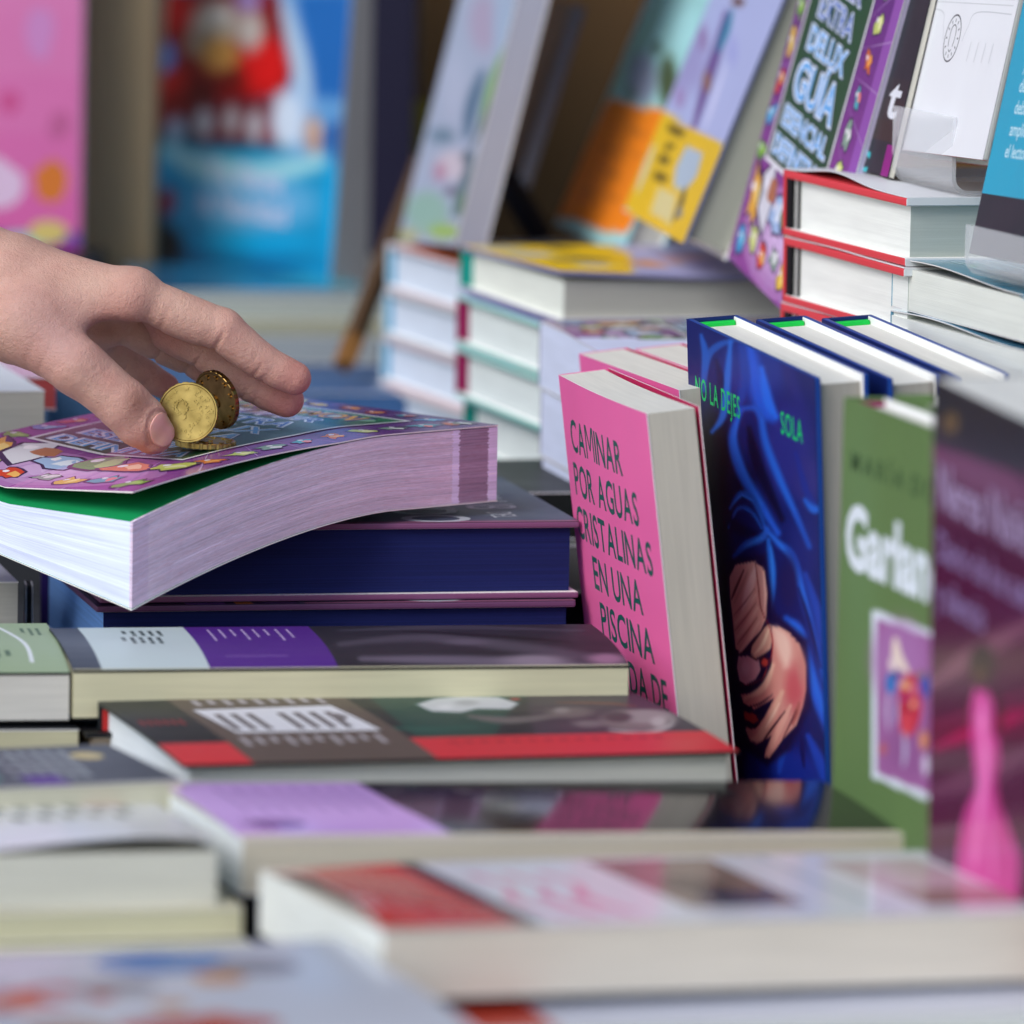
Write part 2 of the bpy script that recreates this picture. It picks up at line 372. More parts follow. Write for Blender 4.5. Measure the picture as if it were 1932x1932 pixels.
# ---- printed pictures: soft brush strokes mixed on a fine grid of coloured facets
def srgb(c): return np.array([int(c[i:i + 2], 16) / 255 for i in (0, 2, 4)])
class Paint:
    """a cover picture; places are read off the photograph (1932 px wide) and turned into cover millimetres"""
    def __init__(s, M, W, H, T, step, base, xf=lambda z: z):
        s.nu, s.nv = int(W / step) + 1, int(H / step) + 1; s.W, s.H = W, H
        u, v = np.meshgrid(np.linspace(.05, W - .05, s.nu), np.linspace(.05, H - .05, s.nv)); s.u, s.v = u, v
        A = np.array(M)[:3]; P = A[:, 3] + A[:, 0] * u[..., None] + A[:, 1] * v[..., None] + A[:, 2] * T
        r_, u_, f_ = (np.array(q) for q in (rt, up, fwd)); Q = P + f_ * D0
        d = Q @ f_; k = D0 / FW * 1932 / d; s.x, s.y = 966 + (Q @ r_) * k, 966 - (Q @ u_) * k
        s.c = np.tile(srgb(base), s.x.shape + (1,)); s.xf = xf
        p0, p1 = xf((0, 0)), xf((1, 0)); s.k = abs(p1[0] - p0[0])
    def mix(s, d, col, soft, a):
        soft = max(soft * s.k, .5); m_ = np.clip(.5 - d / soft, 0, 1); m_ = (m_ * m_ * (3 - 2 * m_) * a)[..., None]; s.c = s.c * (1 - m_) + srgb(col) * m_
    def e(s, x, y, rx, ry, col, soft=4, a=1, rot=0):
        x, y = s.xf((x, y)); rx, ry = rx * s.k, ry * s.k; X, Y = s.x - x, s.y - y; c_, s_ = math.cos(rot), math.sin(rot)
        X, Y = X * c_ + Y * s_, Y * c_ - X * s_; r_ = np.sqrt((X / rx) ** 2 + (Y / ry) ** 2); s.mix((r_ - 1) * min(rx, ry), col, soft, a); return s
    def s_(s, pts, w_, col, soft=4, a=1):
        P = [Vector(s.xf(p)) for p in pts]
        if len(P) > 2:
            Q = []
            for i in range(len(P) - 1):
                p0, p1, p2, p3 = P[max(i - 1, 0)], P[i], P[i + 1], P[min(i + 2, len(P) - 1)]
                for k in range(5):
                    t = k / 5; Q.append(.5 * ((2 * p1) + (p2 - p0) * t + (2 * p0 - 5 * p1 + 4 * p2 - p3) * t * t + (3 * p1 - p0 - 3 * p2 + p3) * t ** 3))
            P = Q + [P[-1]]
        D = np.full(s.x.shape, 1e9); n_ = len(P) - 1
        for i in range(n_):
            ax, ay = P[i]; bx, by = P[i + 1]; dx, dy = bx - ax, by - ay; t = np.clip(((s.x - ax) * dx + (s.y - ay) * dy) / (dx * dx + dy * dy + 1e-9), 0, 1)
            tt = (i + t) / n_; hw = w_ * s.k / 2 * (.35 + .65 * np.sin(np.pi * np.clip(tt, .08, .92)))
            D = np.minimum(D, np.hypot(s.x - ax - dx * t, s.y - ay - dy * t) - hw)
        s.mix(D, col, soft, a); return s
    def p(s, pts, col, soft=3, a=1):
        P = [s.xf(q) for q in pts]; D = np.full(s.x.shape, 1e9); ins = np.zeros(s.x.shape, bool)
        for i in range(len(P)):
            (ax, ay), (bx, by) = P[i], P[(i + 1) % len(P)]; dx, dy = bx - ax, by - ay; t = np.clip(((s.x - ax) * dx + (s.y - ay) * dy) / (dx * dx + dy * dy + 1e-9), 0, 1)
            D = np.minimum(D, np.hypot(s.x - ax - dx * t, s.y - ay - dy * t))
            if ay != by: ins ^= ((ay > s.y) != (by > s.y)) & (s.x < (bx - ax) * (s.y - ay) / (by - ay) + ax)
        s.mix(np.where(ins, -D, D), col, soft, a); return s
    def bake(s, mb, place):
        c = s.c; L_ = np.where(c <= .04045, c / 12.92, ((c + .055) / 1.055) ** 2.4).reshape(-1, 3); b = len(mb.v)
        for u, v in zip(s.u.ravel(), s.v.ravel()): mb.v.append(tuple(place(u, v, .02)))
        L_ = [(float(q[0]), float(q[1]), float(q[2]), 1.0) for q in L_]
        for j in range(s.nv - 1):
            for i in range(s.nu - 1):
                q = j * s.nu + i; f = (q, q + 1, q + s.nu + 1, q + s.nu); mb.f.append(tuple(b + k for k in f)); mb.c.append([L_[k] for k in f])
def zoom(x0, y0, k): return lambda z: (x0 + z[0] * k, y0 + z[1] * k)

# ------------------------------------------------------------------ books
def book(name, label, M, W, H, T, front='dddddd', spine=None, back=None, art=None, mtl=None, page='e2dfd0', page_tail=None, page_fore=None,
         hard=False, warp=None, cut=0, tc=None, inner='f2f2ee', board_edge=None, head=None, head_w=3, group=None, lift=None, pmat=None, endpaper=None, spine_art=None, pcut=0, squeeze=0, paint=None, gap=0, tail_edge=None):
    """local frame: u spine -> fore-edge, v tail -> head, w back -> front cover.  M: that frame in the world (mm)"""
    Mw = M.copy(); Mw.translation = M.translation * MM
    root = empty(name, label, 'book', Mw, group)
    mtl = mtl or M_SATIN; spine = spine or front; back = back or front
    tc = tc or (2.4 if hard else .45); oh = 3.0 if hard else 0.0
    be = board_edge or (front if hard else 'e8e6e4'); te = tail_edge or be
    wl = warp or (lambda u, v, w_: (u, v, w_))
    cw = (lambda u, v, w_: (lambda q: (q[0], q[1], q[2] + (lift(u, v) if w_ > T - tc - .01 else 0)))(wl(u, v, w_))) if lift else wl
    if (warp or lift) and not cut: cut = 9
    mb = MB()
    mb.box((0, 0, 0), (W, H, tc), [back, inner, back, be, te, te], cut)
    mb.box((0 if not hard else 1.2, 0, T - tc), (W, H, T), [inner, front, be, be, te, te], cut)
    mb.box((-.1, 0, .05), (tc, H, T - .05), [spine] * 6, 0)
    if paint: paint.bake(mb, lambda u, v, h: (u, v, T + h))
    if art: art.bake(mb, lambda u, v, h: (u, v, T + h + (.03 if paint else 0)), W, H, cut=cut)
    if spine_art: spine_art.bake(mb, lambda u, v, h: (-.12 - h, v, u), T, H)
    mb.build('cover', mtl, root, warp=cw if (warp or lift) else None, bevel=.8 if (hard and not cut) else 0)
    pb = MB(); e = .25
    pt = page_tail or page; pf = page_fore or page  # some fore-edge tints are darker: side shade put into the paper colour
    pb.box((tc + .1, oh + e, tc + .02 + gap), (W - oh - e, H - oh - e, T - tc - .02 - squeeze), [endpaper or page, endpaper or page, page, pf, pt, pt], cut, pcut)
    pb.build('page_block', pmat or M_PAGE, root, warp=wl if warp else None)
    if hard and head:
        for v0 in (oh - 1.6, H - oh - .4):
            hb = MB(); hb.box((tc + .2, v0, tc + .3), (tc + .2 + head_w, v0 + 2.0, T - tc - .3), head); hb.build('headband', M_MATTE, root, bevel=.4)
    return root

def lay(x, y, z, yaw, W, H, T, rx=0, ry=0):
    """a book lying front cover up with its fore-edge towards the camera; (x, y, z) near-left top corner"""
    R = Euler((math.radians(rx), math.radians(ry), math.radians(yaw))).to_matrix()
    ex, ey, ez = R.col[0], R.col[1], R.col[2]
    o = Vector((x, y, z)) + ey * W - ez * T
    M = Matrix.Identity(4)
    for i in range(3): M[i][0] = -ey[i]; M[i][1] = ex[i]; M[i][2] = ez[i]; M[i][3] = o[i]
    return M

def stand(tl, e, W, H, T):
    """a standing book: tl top-left (far) corner of its front cover, e its euler angles"""
    R = Euler([math.radians(q) for q in e]).to_matrix(); ex, ey, ez = R.col[0], R.col[1], R.col[2]
    o = Vector(tl) - ez * H + ey * T
    M = Matrix.Identity(4)
    for i in range(3): M[i][0] = ex[i]; M[i][1] = ez[i]; M[i][2] = -ey[i]; M[i][3] = o[i]
    return M

def measure(M, T):
    """reads cover coordinates (u, v) off the picture for a book placed by M"""
    cam_p = -fwd * D0; o = M.translation + M.col[2].to_3d() * T; n_ = M.col[2].to_3d(); U = M.col[0].to_3d(); Vv = M.col[1].to_3d(); b = M.translation
    def f(px, py):
        d = at(px, py, y=500) - cam_p; t = (o - cam_p).dot(n_) / d.dot(n_); p = cam_p + d * t - b
        return (p.dot(U), p.dot(Vv))
    return f

def dome(W, k=3.0, p=3):      # a cover that rolls down towards the fore-edge
    return lambda u, v: -k * (max(u, 0) / W) ** p + k * .6

# ================================================================== THE PLACE
TZ = -157.0
def setbox(name, a, b, material, M=None, **k):
    mb = MB(); mb.box(a, b, 'ffffff'); o = mb.build(name, material, None, M=M, **k); return o

M_GROUND = mat('paving', base='8d8b86', rough=.85, noise=.25, bump=.5, bscale=60)
g = setbox('ground', (-30000, -30000, TZ - 900), (30000, 30000, TZ - 750), M_GROUND); tag(g, kind='structure')

M_CLOTH = mat('dark_cloth', base='23262d', rough=.9, noise=.2, bump=.5, bscale=1500)
M_WOOD = mat('brown_wood', base='6d4f2c', rough=.7, noise=.15, bump=.3, bscale=90)
M_TAN = mat('tan_wood', base='a08a68', rough=.7, noise=.1, bump=.3, bscale=90)
M_AWN = mat('awning_canvas', base='b9bec4', rough=.9, noise=.06)
tb = empty('market_table', 'long trestle table under a dark cloth carrying all the books', 'table', Matrix.Translation(Vector((0, 200, TZ)) * MM))
mb = MB(); mb.box((-900, -1000, -30), (1200, 1300, 0), 'ffffff'); mb.build('table_top', M_CLOTH, tb, bevel=4)
for sx in (-820, 1120):
    for sy in (-920, 1220):
        mb = MB(); mb.box((sx - 25, sy - 25, -748), (sx + 25, sy + 25, -31), 'ffffff'); mb.build('leg', M_WOOD, tb, bevel=3)

bw = setbox('back_panel', (-130, 1120, TZ - 740), (1500, 1140, 1500), M_WOOD)
tag(bw, 'plain brown board closing the back of the stall', 'panel')
bw2 = setbox('back_panel', (-1500, 1300, TZ - 740), (-131, 1320, 1500), mat('grey_wood', base='574e45', rough=.8, noise=.12))
tag(bw2, 'grey brown board behind the pink picture book', 'panel')
ps = setbox('post', (-224, 955, TZ + 1), (-188, 995, 1500), M_TAN, bevel=2)
tag(ps, 'tan wooden post between the pink picture book and the blue Christmas book', 'post')
aw = empty('awning', 'pale canvas awning roofing the stall', 'awning', Matrix.Translation(Vector((0, 0, 1500)) * MM))
mb = MB(); mb.box((-420, -900, 5), (2200, 1400, 12), 'ffffff'); mb.build('canvas', M_AWN, aw)
for p in ((-400, -880), (2180, -880), (2180, 1380), (-400, 1380)):
    mb = MB(); mb.box((p[0] - 20, p[1] - 20, TZ - 750 - 1500), (p[0] + 20, p[1] + 20, 4), 'ffffff'); mb.build('pole', M_TAN, aw)
side = setbox('side_shade_panel', (1900, -800, TZ - 740), (1920, 1100, 1490), mat('side_shade', base='4c4f52', rough=.9)); tag(side, 'unseen dark panel added at the right end to cut the light', 'panel')  # added out of view, kept dark so right-facing page edges get less light

# risers under the stacks
def riser(x0, y0, x1, y1, top):
    o = setbox('display_riser', (x0, y0, TZ + .5), (x1, y1, top - .5), M_CLOTH, bevel=2)
    tag(o, 'cloth covered riser box hidden under the book stacks', 'riser', 'riser boxes under the book stacks')

# ------------------------------------------------------------------ front rows
P_CREAM = 'd6d2b4'; P_WHITE = 'e6e8e2'; P_WARM = 'dcd2c2'; P_GREY = 'cfcfc6'

# A: glossy magazine-like book at the very front
a = Art(); a.grad(0, 0, 175, 260, 'cfd3dc', 'c4c9d4')
a.ell(26, 196, 18, 22, '4f86c0'); a.ell(40, 222, 14, 14, '8a8f9a'); a.ell(70, 150, 14, 20, 'b83a28', .3); a.ell(62, 170, 10, 14, '8a8f96'); a.ell(110, 100, 16, 14, 'c89a2c'); a.ell(60, 105, 10, 10, '7f7a84'); a.ell(80, 130, 10, 12, 'c87a60')
a.blobs(20, 70, 110, 220, 12, ['a8a4b4', 'c8966a', 'b8bcc8', '8f98ac', 'cc8a78', 'b4b0a8'], 6, 12, 31); a.ell(90, 90, 12, 22, 'c87038'); a.ell(120, 180, 12, 26, 'b5463a'); a.ell(120, 140, 14, 14, '9a7a6a'); a.ell(150, 120, 10, 20, 'b04a3a')
q = at(640, 1800, y=-560)
book('paperback_book', 'large pale glossy book lying nearest the camera with blue and red shapes on its cover', lay(*(at(640, 1792, z=-80) - Vector((math.cos(.33), math.sin(.33), 0)) * 262 - Vector((-math.sin(.33), math.cos(.33), 0)) * 175), 18.9, 175, 262, 16), 175, 262, 16,
     front='c8ccd6', art=a, mtl=M_GLOSS, page=P_WHITE, lift=dome(175, 6))
riser(-240, -700, -30, -600, -90)

# B: white cover with red flap
BW, BH, BT = 146, 236, 23
a = Art()
a.rect(0, 0, BW, 47, 'd8281c'); a.grad(60, 0, BW, 47, 'd8281c', 'c41f18', horiz=True)
for i in range(9): a.rect(28 + i * 0, 6 + i * 4.3, 118 - (i % 3) * 14, 7.3 + i * 4.3, 'e8a49c')
a.rect(0, 47, BW, 54, '1b1618')
a.rect(0, 54, BW, BH, 'e3e4ea')
for i, (t, vv) in enumerate((('LA', 64), ('CASA', 78), ('AZUL', 92))): pass
for i in range(3): a.line([(30, 64 + i * 12), (60, 68 + i * 12), (90, 61 + i * 12), (128, 66 + i * 12)], [5, 2, 6, 3], 'e79ab4')
a.poly([(6, 112), (118, 112), (118, 152), (6, 156)], '8a7468'); a.ell(70, 130, 22, 10, '5a4640'); a.ell(100, 134, 12, 14, '34405c')
a.poly([(4, 172), (BW - 8, 172), (BW - 8, 176), (4, 176)], 'c3ccd4')
a.rect(20, 190, 128, 226, 'cbb6ba'); a.rect(90, 190, 128, 226, 'a3847c')  # pale and brown patches: a reflection painted into the cover
book('paperback_book', 'thick white paperback with a red flap and black stripe in the lower right foreground', lay(-38.4, -534, -67, 17.4, BW, BH, BT, -1.9, .6), BW, BH, BT,
     front='e3e4ea', art=a, mtl=M_SHEEN, page=P_WARM, page_tail='e9ece6', inner='17151a', lift=lambda u, v: (6.5 * max(0, 1 - v / 46) ** 1.2 * min(1, max(0, u) / 60) - 1.5 * max(0, 1 - v / 46)) * min(1, max(0, BW - u) / 40 + .1) - .5, squeeze=.8)
a = Art(); a.rect(0, 0, 150, 32, 'b8402e'); a.rect(0, 4, 150, 5, '6a3a30')
book('paperback_book', 'pale lilac paperback with red mark, under the thick white paperback of the foreground', lay(-12, -560, -95, 16, 150, 240, 18), 150, 240, 18, front='cfd2de', art=a, mtl=M_GLOSS, page=P_WHITE)
riser(0, -480, 180, -400, -114)

# C: dark glossy cover with lilac band
a = Art()
CW, CH = 110, 248
a.rect(0, 72, CW, CH, '1c1b20'); a.rect(0, 0, CW, 72, 'dcb0f4'); a.poly([(0, 66), (50, 72), (100, 76), (CW, 78), (CW, 70), (0, 60)], 'dcb0f4')
for i in range(8): a.bars(12, 64 - i * 7, 86, 1, 5, 2.0, 'b48ed2', i)
a.ell(84, 20, 8, 10, '8a5fa8', n=14, jag=.1); a.bars(77, 14, 20, 3, 3, 1.2, '6a4a88', 3)
a.blobs(4, 78, 60, 118, 8, ['4b4a50', '6b6264', '3c5048', '574048'], 3, 8, 5)
a.line([(10, 128), (30, 150), (22, 172)], 2, '75737a')
book('paperback_book', 'paperback with a lilac paper band and dark mirror-like cover below the standing books', lay(-89.3, -361.5, -68, 17.5, CW, CH, 20, -.3, 1.6), CW, CH, 20,
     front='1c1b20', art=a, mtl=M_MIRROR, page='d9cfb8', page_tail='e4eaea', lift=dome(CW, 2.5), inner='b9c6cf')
riser(-50, -270, 120, -200, -96)

# D: hardcover with skull-like art, brown band, red stripe
DW, DH, DT = 146, 207, 19
DM = lay(-115.7, -229.3, -64, 15.3, DW, DH, DT, -.3, 0)
a = Art()
pt = Paint(DM, DW, DH, DT, 1.2, '1c2428')
pt.p([(690, 1316), (1000, 1312), (960, 1350), (930, 1395), (790, 1398)], '17453c', 8).p([(990, 1305), (1290, 1300), (1400, 1400), (1010, 1400)], '3a333e', 14).e(1100, 1340, 120, 14, '443c46', 14, .7)
pt.p([(785, 1335), (820, 1324), (870, 1319), (940, 1321), (978, 1333), (962, 1344), (900, 1343), (870, 1350), (815, 1348)], 'c8cccc', 4).e(880, 1332, 22, 5, 'a4a8a8', 5, .8).e(840, 1340, 14, 4, 'e0e2e2', 5, .8).e(972, 1325, 10, 3, 'a04040', 4)
pt.s_([(885, 1357), (960, 1364), (1050, 1356)], 12, '6a6462', 5).e(1205, 1362, 74, 19, '77706e', 7).e(1220, 1357, 48, 12, '948e8c', 7).e(1165, 1358, 26, 9, '453c42', 6).e(1242, 1366, 14, 9, 'b0aaa8', 6).e(1075, 1350, 44, 10, '6a6260', 8).e(1060, 1346, 14, 5, '8a8280', 5)
pt.s_([(1150, 1380), (1215, 1385), (1262, 1374), (1270, 1362)], 6, 'b4b0ae', 4).s_([(1050, 1331), (1150, 1333), (1200, 1338)], 4, '7a4438', 3, .8).e(1110, 1370, 30, 6, '8c8482', 6, .7).s_([(700, 1375), (800, 1380), (900, 1375)], 6, '24584c', 5)
a.rect(104, 0, DW, DH, 'd2323a')
a.bars(112, 108, 20, 1, 1, 1, 'b0262e')
for i in range(14): a.rect(112, 106 + i * 6, 117, 109.5 + i * 6, 'ae2730')
for i in range(6): a.rect(50, 4 + i * 3, 62, 5.4 + i * 3, '8a2a30')
# paper band
a.rect(0, 26, DW, 94, '5c5048')
a.poly([(28, 30), (84, 34), (86, 88), (24, 84)], 'dcdde2')
for i in range(8):
    if i not in (3,): a.rect(40, 35 + i * 6, 78, 37.8 + i * 6, '5a5354')
a.ell(52, 80, 8, 3.2, '7a7476')
for i in range(10): a.rect(94, 32 + i * 5.6, 112 - (i % 3) * 3, 34.2 + i * 5.6, 'a9a3a6')
for i in range(9): a.rect(4, 34 + i * 6, 18 - (i % 2) * 3, 36.6 + i * 6, 'a9a3a6')
book('hardcover_book', 'dark hardcover with a brown paper band and a red stripe along its open edge', DM, DW, DH, DT,
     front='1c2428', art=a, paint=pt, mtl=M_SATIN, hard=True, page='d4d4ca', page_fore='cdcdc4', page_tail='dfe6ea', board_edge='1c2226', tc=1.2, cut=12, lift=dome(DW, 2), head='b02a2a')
riser(-110, -200, 60, -110, -84)

# E: cream paperback with purple band
EW, EH, ET = 78, 213, 21
a = Art()
EM = lay(-163.8, -88, -50, 10.4, EW, EH, ET)
pt = Paint(EM, EW, EH, ET, 1.5, '24242c')
pt.s_([(640, 1226), (800, 1216), (1000, 1230), (1180, 1245)], 13, '47434f', 9).s_([(680, 1242), (900, 1243), (1160, 1248)], 9, '625a6a', 6).s_([(640, 1204), (850, 1198), (1100, 1204)], 7, '3c3a46', 5).e(1010, 1242, 60, 5, '837886', 6).e(1145, 1240, 34, 5, '8f6c84', 6).e(880, 1222, 40, 4, '5a5462', 5).s_([(760, 1205), (900, 1212), (1080, 1222)], 4, '111116', 4)
a.rect(0, 0, EW, 12, '3d4554'); a.rect(0, 11, EW, 52, 'b9c7c9')
a.bars(10, 40, 14, 5, 3.4, 1.6, '4a5658', 2); a.bars(26, 38, 14, 5, 3.4, 1.6, '4a5658', 5)
a.rect(0, 52, EW, 101, '4d2580')
for i in range(8): a.bars(8, 60 + i * 4.4, 46 - (i % 3) * 9, 1, 3, .9, 'b9a4d2', i)
a.line([(62, 60), (62, 84)], .8, '8a6ab2')
book('paperback_book', 'cream paged paperback with white and purple paper bands under the stack with navy edges', EM, EW, EH, ET,
     front='24242c', art=a, paint=pt, mtl=M_SATIN, page='d8d3b2', page_fore='d2cdac', inner='111111', board_edge='141416', tc=.9, lift=dome(EW, 5, 3), squeeze=.8)  # near-black board edge paints the shadow gap between cover and pages
riser(-150, -40, 30, 50, -72)

# U: sage green book + one below, far left
UW = 98
a = Art(); a.line([(10, 180), (50, 187), (84, 187)], 1.6, 'd8dfe2'); a.bars(14, 194, 20, 3, 3, 1.4, '55705a', 3); a.bars(64, 178, 12, 3, 4, 2, '4f6a54', 5)
book('paperback_book', 'sage green paperback with a white curved line at the left edge', lay(-165 - 197.5, -87 - 31, -51, 9, UW, 200, 21), UW, 200, 21, front='94a888', art=a, mtl=M_SATIN,
     page=P_GREY, page_fore='cfccc4', inner='0d0d0d', board_edge='101010', tc=.9, lift=dome(UW, 5), squeeze=2.2, back='5a6f8c')  # black board edge again draws the shadow line under the cover
book('paperback_book', 'dark backed paperback with yellowish pages below the sage green one', lay(-161 - 197.5, -94 - 31, -73.5, 9, UW, 200, 18), UW, 200, 18, front='24262a', mtl=M_SATIN, page='c4bf9e')
riser(-340, -60, -190, 0, -92)
book('hardcover_book', 'small black hardcover with a red page marker edge, squeezed behind the dark hardcover', lay(-158, -100, -74, 12, 90, 60, 22), 90, 60, 22, front='101014', hard=True, page='a08f7a', head='b02a2a', tc=2, spine='b02a2a')

# V: slate book with yellow moon
a = Art(); a.ell(24, 184, 8, 6, 'c8b882')
for i in range(4): a.bars(10 + i * 16, 176 - i * 2, 12, 6, 5, 2.6, 'a3abb0', i)
a.rect(62, 146, 84, 160, '50328a'); a.ell(40, 138, 12, 8, '4c6a6c'); a.ell(62, 134, 10, 6, '5c8a84')
book('paperback_book', 'slate blue paperback with pale lettering and a small yellow moon at the left', lay(-115 - 185, -268 - 72, -64, 21.5, 84, 200, 17), 84, 200, 17, front='48525e', art=a, mtl=M_SATIN, page='cfccb4', squeeze=.4, inner='222228')
riser(-270, -300, -160, -250, -84)
# W, W2, W3
a = Art(); a.bars(22, 184, 22, 7, 9, 5, '8d9396', 4); a.bars(50, 178, 18, 6, 9, 5, '7d858a', 6); a.ell(20, 180, 8, 9, 'd8b8b8')
book('paperback_book', 'white paperback with grey lettering, on the cream books at the left foreground', lay(-97 - 194, -376 - 48, -67, 14, 129, 200, 20, -2.5, .5), 129, 200, 20, front='dfe0e4', art=a, mtl=M_GLOSS, page='d6d5c8', inner='9a9270',
     lift=lambda u, v: 2.4 * math.sin(v / 200 * 9) * (u / 129) + 1.2, squeeze=1.5)
book('paperback_book', 'cream paged book directly below the white paperback with grey lettering', lay(-88 - 194, -382 - 48, -88.5, 14, 129, 200, 10), 129, 200, 10, front='cfc9aa', mtl=M_SATIN, page='d2ceae')
book('paperback_book', 'pale yellow paged book at the bottom of the left foreground stack', lay(-84 - 194, -392 - 48, -99.5, 14, 129, 200, 22), 129, 200, 22, front='d8d6b4', mtl=M_SATIN, page='dad8b2')
riser(-260, -370, -120, -300, -123)

# Club stack with navy sprayed edges
nl = at(190, 992, z=-15.5)
a = Art(); CLW, CLH, CLT = 150, 194, 31
a.grad(0, 0, CLW, CLH, '4e4257', '3b4a60', 6); a.rect(146, 84, CLW, CLH, '8f5a78')
LT = 'b4c0c6'
a.text('EL', 32, 162, 26, LT, xs=.72); a.text('CLUB', 56, 158, 30, LT, xs=.7); a.text('DEL', 118, 162, 15, LT, xs=.7)
a.text('MUNDO', 36, 124, 40, LT, xs=.74, bold=.01)
a.bars(30, 96, 100, 3, 7, 3, '8a7f98', 3)
a.rect(140, 0, CLW, 82, '241640'); 
for i in range(12): a.rect(140, 68 + i * 1.1, CLW, 68.6 + i * 1.1, '4a2c66')
a.rect(138, 36, CLW, 52, '5a3a86'); a.rect(140, 56, CLW, 63, 'b06a2a')
for k in range(2):
    book('hardcover_book', ['navy edged hardcover lying under the lifted purple guidebook', 'lower navy edged hardcover whose left end shows sky blue'][k],
         lay(nl.x - k * 1, nl.y - k * 5, -15.5 - k * (CLT + .4), 12.3, CLW, CLH, CLT), CLW, CLH, CLT, front='43475a', spine='2b1a58', back='2a1b4e', art=a if k == 0 else a, mtl=M_SATIN, hard=True, tc=2.6,
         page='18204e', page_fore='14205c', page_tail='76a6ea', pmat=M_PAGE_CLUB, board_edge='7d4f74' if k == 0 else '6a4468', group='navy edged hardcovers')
riser(-110, 90, 40, 190, -77)

# ------------------------------------------------------------------ the guidebook with coins on it
GW, GH, GT = 143, 190, 31
gR = Vector((-6, 120, 20.5))            # fore-edge / head corner, top
gv = Vector((140, 128, 0)).normalized(); gu = Vector((gv.y, -gv.x, 0)).normalized()
def guide_art():
    a = Art()
    a.grad(0, 0, GW, GH, '8a4490', '4a2270', 10)
    a.soft(70, 22, 62, 22, 'cdb0d8', '9a5a9e', n=6)
    for t in np.linspace(0, 2 * math.pi, 25)[:-1]:
        a.poly([(71 + 40 * math.cos(t), 105 + 40 * math.sin(t)), (71 + 170 * math.cos(t - .006), 105 + 170 * math.sin(t - .006)), (71 + 170 * math.cos(t + .006), 105 + 170 * math.sin(t + .006))], 'a884bc')
    # small abstract colour marks round the border
    cs = [('6aa03a', '9ac45a'), ('c8642a', 'e8a050'), ('3f8fc4', '7ac4e0'), ('b8c46a', 'dfe0a0'), ('c8402a', 'e8b060'), ('7f9a8a', 'd8d8d8'), ('d8b03a', 'f0d878'), ('4aa0b0', 'e08080')]
    k = 0
    def mark(u, v, r, c, sd):       # a small spiky abstract figure in two colours
        a.ell(u, v, r * 1.15, r * .8, '3a2450', .3 * sd, 13, .4, sd); a.ell(u, v, r, r * .66, c[0], .3 * sd, 13, .4, sd); a.ell(u + r * .3, v + r * .1, r * .5, r * .34, c[1], .8 * sd, 9, .35, sd + 9); a.ell(u - r * .45, v + r * .2, r * .22, r * .2, 'e8e4ec', 0, 7, .2, sd)
    for vv in list(range(50, 188, 16)):
        for uu in (7, 129): mark(uu, vv, 6.2, cs[k % 8], k); k += 1
    for i in range(8): mark(12 + i * 17, 178 + (i % 2) * 3, 5.6, cs[(i * 3) % 8], i + 40)
    for i in range(6): mark(16 + i * 21, 32 + (i % 2) * 5, [12, 15, 11, 15, 11, 9][i], (('d8a03a', 'e8c878'), ('cfcfd8', 'a86a4a'), ('9ab4d8', 'd8e0ec'), ('5a9a4a', 'a8c878'), ('d07a3a', 'e8c090'), ('b8c05a', 'e0e0a0'))[i], i + 70)
    for i in range(7): mark(14 + i * 19, 11 + (i % 2) * 4, 7, cs[(i + 2) % 8], i + 80)
    # panel
    a.rect(17, 48, 115, 168, 'e4e2ea'); a.rect(19, 50, 113, 166, '1c4a2e'); a.grad(19, 136, 113, 166, '1c4a2e', '1f7a4e', 4)
    a.soft(66, 154, 42, 9, 'e8f2ee', '2f8a5e', n=4)
    def bub(t, vv, size, fit, c='5fa8e4', out='e4ebf6'):
        a.text(t, 66, vv, size, '2a4f8c', fit=fit + 5, bold=.07, align='c'); a.text(t, 66, vv, size, out, fit=fit + 3.5, bold=.055, align='c'); a.text(t, 66, vv, size, c, fit=fit, bold=.012, align='c')
    a.text('POKéMON', 66, 147, 19, '3a3a7c', fit=72, bold=.08, align='c'); a.text('POKéMON', 66, 147, 19, 'e8a82c', fit=66, bold=.015, align='c')
    bub('SUPER', 131, 15, 60, '4a58a8'); bub('EXTRA', 116, 15, 58, '4a70b8'); bub('DELUX', 101, 15, 64)
    bub('GUÍA', 80, 23, 70); bub('ESENCIAL', 66, 12.5, 76); bub('DEFINITIVA', 53, 12, 82)
    return a
def gs(v): return max(0, (1 - v / GH) - .3) / .7
def gbot(u, v):
    """the guide sags over the stack's edge towards its fore-edge/tail corner"""
    q = max(0, u / GW); return -29.5 * gs(v) ** 1.6 * (.23 + .77 * q)
def gthick(u, v):      # fanned open at the corner, pressed thin towards the spine
    q = max(0, u / GW); return 1 + gs(v) ** 1.2 * max(-.3, .8 * q - .66)
def gwarp(u, v, w_): return (u, v, gbot(u, v) + w_ * gthick(u, v))
def glift(u, v):
    q = max(0, u / GW); return 11.0 * max(0, 1 - v / 108) ** 1.25 * (.18 + .82 * q)
M = Matrix.Identity(4)
o = gR - gu * GW - gv * GH - Vector((0, 0, GT))
for i in range(3): M[i][0] = gu[i]; M[i][1] = gv[i]; M[i][2] = (0, 0, 1)[i]; M[i][3] = o[i]
book('guide_book', 'thick purple guidebook with lifted cover, drooping over the stack, carrying the coins', M, GW, GH, GT, front='7a3a8a', art=guide_art(), mtl=M_GLOSS,
     page='c9d2ee', page_tail='ccd4f0', page_fore='b9a8cc', inner='00844a', endpaper='00844a', warp=gwarp, lift=glift, cut=5, tc=.5, pmat=M_PAGE_GUIDE, squeeze=.3, pcut=8)
def cover_z(x, y):      # height of the guide's cover at a world point
    p = Vector((x, y, 0)) - Vector((o.x, o.y, 0)); u, v = p.dot(gu), p.dot(gv)
    return o.z + gbot(u, v) + GT * gthick(u, v) + glift(u, v) + .45

